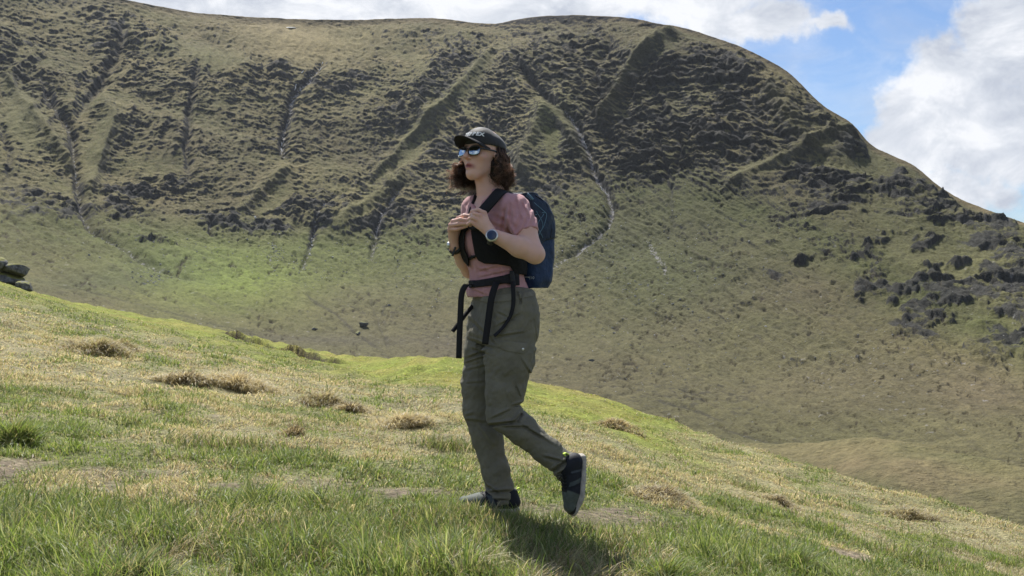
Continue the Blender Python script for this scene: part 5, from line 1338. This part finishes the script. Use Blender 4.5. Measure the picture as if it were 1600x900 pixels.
def rock_mesh(sx, sy, sz_, seed, n=26):
    th = np.linspace(0, math.pi, n); ph = np.linspace(0, 2*math.pi, 2*n, endpoint=False); T_, P_ = np.meshgrid(th, ph, indexing='ij')
    d = np.stack([np.sin(T_)*np.cos(P_), np.sin(T_)*np.sin(P_), np.cos(T_)], -1)
    r_ = np.random.default_rng(seed); k = r_.normal(size=(14, 3)); k /= np.linalg.norm(k, axis=1)[:, None]; off = r_.uniform(.62, .95, 14)
    rad = np.full(T_.shape, 1.2)
    for kk, oo in zip(k, off): rad = np.minimum(rad, oo/np.maximum(d @ kk, .15))
    rad = rad*(1+.08*fbm(d[..., 0]*2.5, d[..., 1]*2.5, d[..., 2]*2.5, 4, seed))
    V = (d*rad[..., None]*np.array([sx, sy, sz_])).reshape(-1, 3); m_ = 2*n; i = np.arange(n*m_).reshape(n, m_)
    Q = np.stack([i[:-1], i[1:], np.roll(i, -1, 1)[1:], np.roll(i, -1, 1)[:-1]], -1).reshape(-1, 4)
    return V, Q
def rock(px, py, Y0, sx, sy, sz_, seed, label, rot=0.0, tilt=0.0, mat=None, name='boulder', group=None):
    p = W(px, py, Y0-YP); V, Q = rock_mesh(sx, sy, sz_, seed)
    o = mesh_obj(name, V, Q, mat or M_rock); o.location = tuple(p); o.rotation_euler = (0, tilt, rot); tag(o, label, 'rock', group); return o
rock(20, 421, 30.3, .50, .45, .20, 3, 'overhanging grey slab with a mossy yellow rim on the brow at the left edge', .3, .12)
rock(-2, 413, 30.0, .20, .30, .17, 5, 'mossy knob of rock cut by the left picture edge, beside the overhanging slab', .3, 0)
rock(8, 436, 30.2, .42, .40, .26, 9, 'dark shaded rock underneath the overhanging slab', .6, .2)
rock(38, 452, 29.6, .24, .28, .19, 12, 'small pale cracked block in the turf right of the overhanging slab', .2, .3)
grp = 'boulders lying on the corrie floor'
for i, (px, py, sz_, lb) in enumerate([(568, 511, 3.0, 'grey boulder with a shaded left face on the corrie floor, biggest of the floor boulders'), (559, 518, 1.9, 'pale flat boulder just below the biggest one on the corrie floor'),
        (491, 515, 1.6, 'pale small boulder on the corrie floor left of the biggest one'), (925, 565, 1.5, 'lone pale boulder on the slope right of the hips of the walker'), (608, 483, 1.6, 'pale boulder on green slope above the corrie floor boulders')]):
    p, nr = on_hill(px, py); V, Q = rock_mesh(sz_, sz_*.8, sz_*.6, 40+i, 12); o = mesh_obj('boulder', V, Q, M_rock); o.location = tuple(p+np.array([0, -.3, .25*sz_])); o.rotation_euler = (0, 0, i*1.3); tag(o, lb, 'rock', grp)
# scree: countless small stones over the aprons
sr = np.random.default_rng(9); sv = []; sq = []; ns = 0
for (cx, cy, rx, ry, n_, s0) in [(1020, 420, 190, 120, 420, .9), (930, 360, 30, 40, 90, 1.0), (480, 420, 90, 35, 150, .9), (590, 400, 50, 40, 120, .9), (300, 400, 200, 45, 120, .9), (700, 450, 130, 60, 150, .8), (1300, 560, 200, 100, 220, .5), (1000, 560, 200, 60, 160, .6), (870, 400, 60, 30, 90, .9), (1200, 700, 200, 40, 60, .4), (230, 440, 40, 14, 60, 1.0), (430, 395, 12, 30, 60, .9)]:
    for _ in range(n_):
        px, py = cx+sr.normal()*rx*.5, cy+sr.normal()*ry*.5; p, nr = on_hill(px, py); s_ = s0*sr.uniform(.35, 1.0)**1.5
        k = sr.normal(size=(8, 3))*.25+np.array([(-1, -1, -.5), (1, -1, -.5), (1, 1, -.5), (-1, 1, -.5), (-.8, -.8, .7), (.8, -.8, .7), (.8, .8, .7), (-.8, .8, .7)])
        sv.append(p+k*s_*.6); sq.append(np.array([(0, 3, 2, 1), (4, 5, 6, 7), (0, 1, 5, 4), (1, 2, 6, 5), (2, 3, 7, 6), (3, 0, 4, 7)])+ns); ns += 8
M_scree = simple_mat('pale_scree_stone', (.24, .24, .235), .9, noise=(.5, .4))
tag(mesh_obj('scree', np.concatenate(sv), np.concatenate(sq), M_scree, smooth=False), 'small pale stones strewn down the mountain apron', 'stones', kind='stuff')
# water in the gullies
M_water = simple_mat('white_water', (.34, .36, .38), .9, spec=.1)
wv_ = []; wq_ = []; nw = 0
for pts, wdt, thr in [([(912, 215), (925, 250), (932, 282), (948, 300), (955, 325), (948, 350), (930, 372)], .7, .05), ([(505, 90), (492, 112), (470, 118), (458, 150), (446, 190), (441, 215), (440, 235)], 1.5, .15), ([(398, 340), (398, 350)], .8, -1), ([(488, 370), (484, 400)], 1.2, .0), ([(118, 215), (116, 260), (120, 290)], .8, .3)]:
    path = spline([(a_, b_, 0) for a_, b_ in pts], 90)
    for i in range(89):
        if perlin(i*.31, wdt, 0, 151) < thr+.2: continue
        wdt_ = wdt*(.25+.7*abs(perlin(i*.9, 3.3, 0, 152)))
        quad = []
        for j, sg in ((i, -1), (i, 1), (i+1, 1), (i+1, -1)):
            p, nr = on_hill(path[j][0], path[j][1]); quad.append(p+np.array([sg*wdt_*.5+perlin(j*.5, 7.7, 0, 153)*.8, -.5, .3]))
        quad = np.array(quad); low_ = quad-np.array([0, -.6, .5]); wv_.append(np.concatenate([quad, low_])); wq_.append(np.array([(0, 1, 2, 3), (0, 4, 5, 1), (1, 5, 6, 2), (2, 6, 7, 3), (3, 7, 4, 0)])+nw); nw += 8
tag(mesh_obj('stream', np.concatenate(wv_), np.concatenate(wq_), M_water, smooth=False), 'thin white becks falling down the gullies of the headwall', 'stream', kind='structure')
p, nr = on_hill(454, 44); M_snow = simple_mat('old_snow', (.85, .87, .9), .7)
V, Q = rock_mesh(5.5, 3, .7, 61, 14); o = mesh_obj('snow_patch', V, Q, M_snow); o.location = tuple(p); tag(o, 'last small white snow patch below the skyline', 'snow', kind='structure')
# ---------------------------------------------------------------- air
lo = np.array([-2600., -60., -75.]); hi = np.array([2600., 2600., 480.])
v_, q_ = box_mb((lo+hi)/2, np.eye(3), (hi-lo)/2)
M_haze = bpy.data.materials.new('mountain_air'); M_haze.use_nodes = True
t = NT(M_haze.node_tree); t.n.remove(t.n['Principled BSDF'])
vol = t.add('ShaderNodeVolumePrincipled'); vol.inputs['Color'].default_value = (.78, .86, 1.0, 1); vol.inputs['Density'].default_value = .00003; vol.inputs['Anisotropy'].default_value = .25
t.link(vol.outputs[0], t.n['Material Output'].inputs['Volume'])
hz = mesh_obj('haze', v_, q_, M_haze, smooth=False); tag(hz, 'thin blue air between the walker and the mountain', 'haze', kind='stuff')
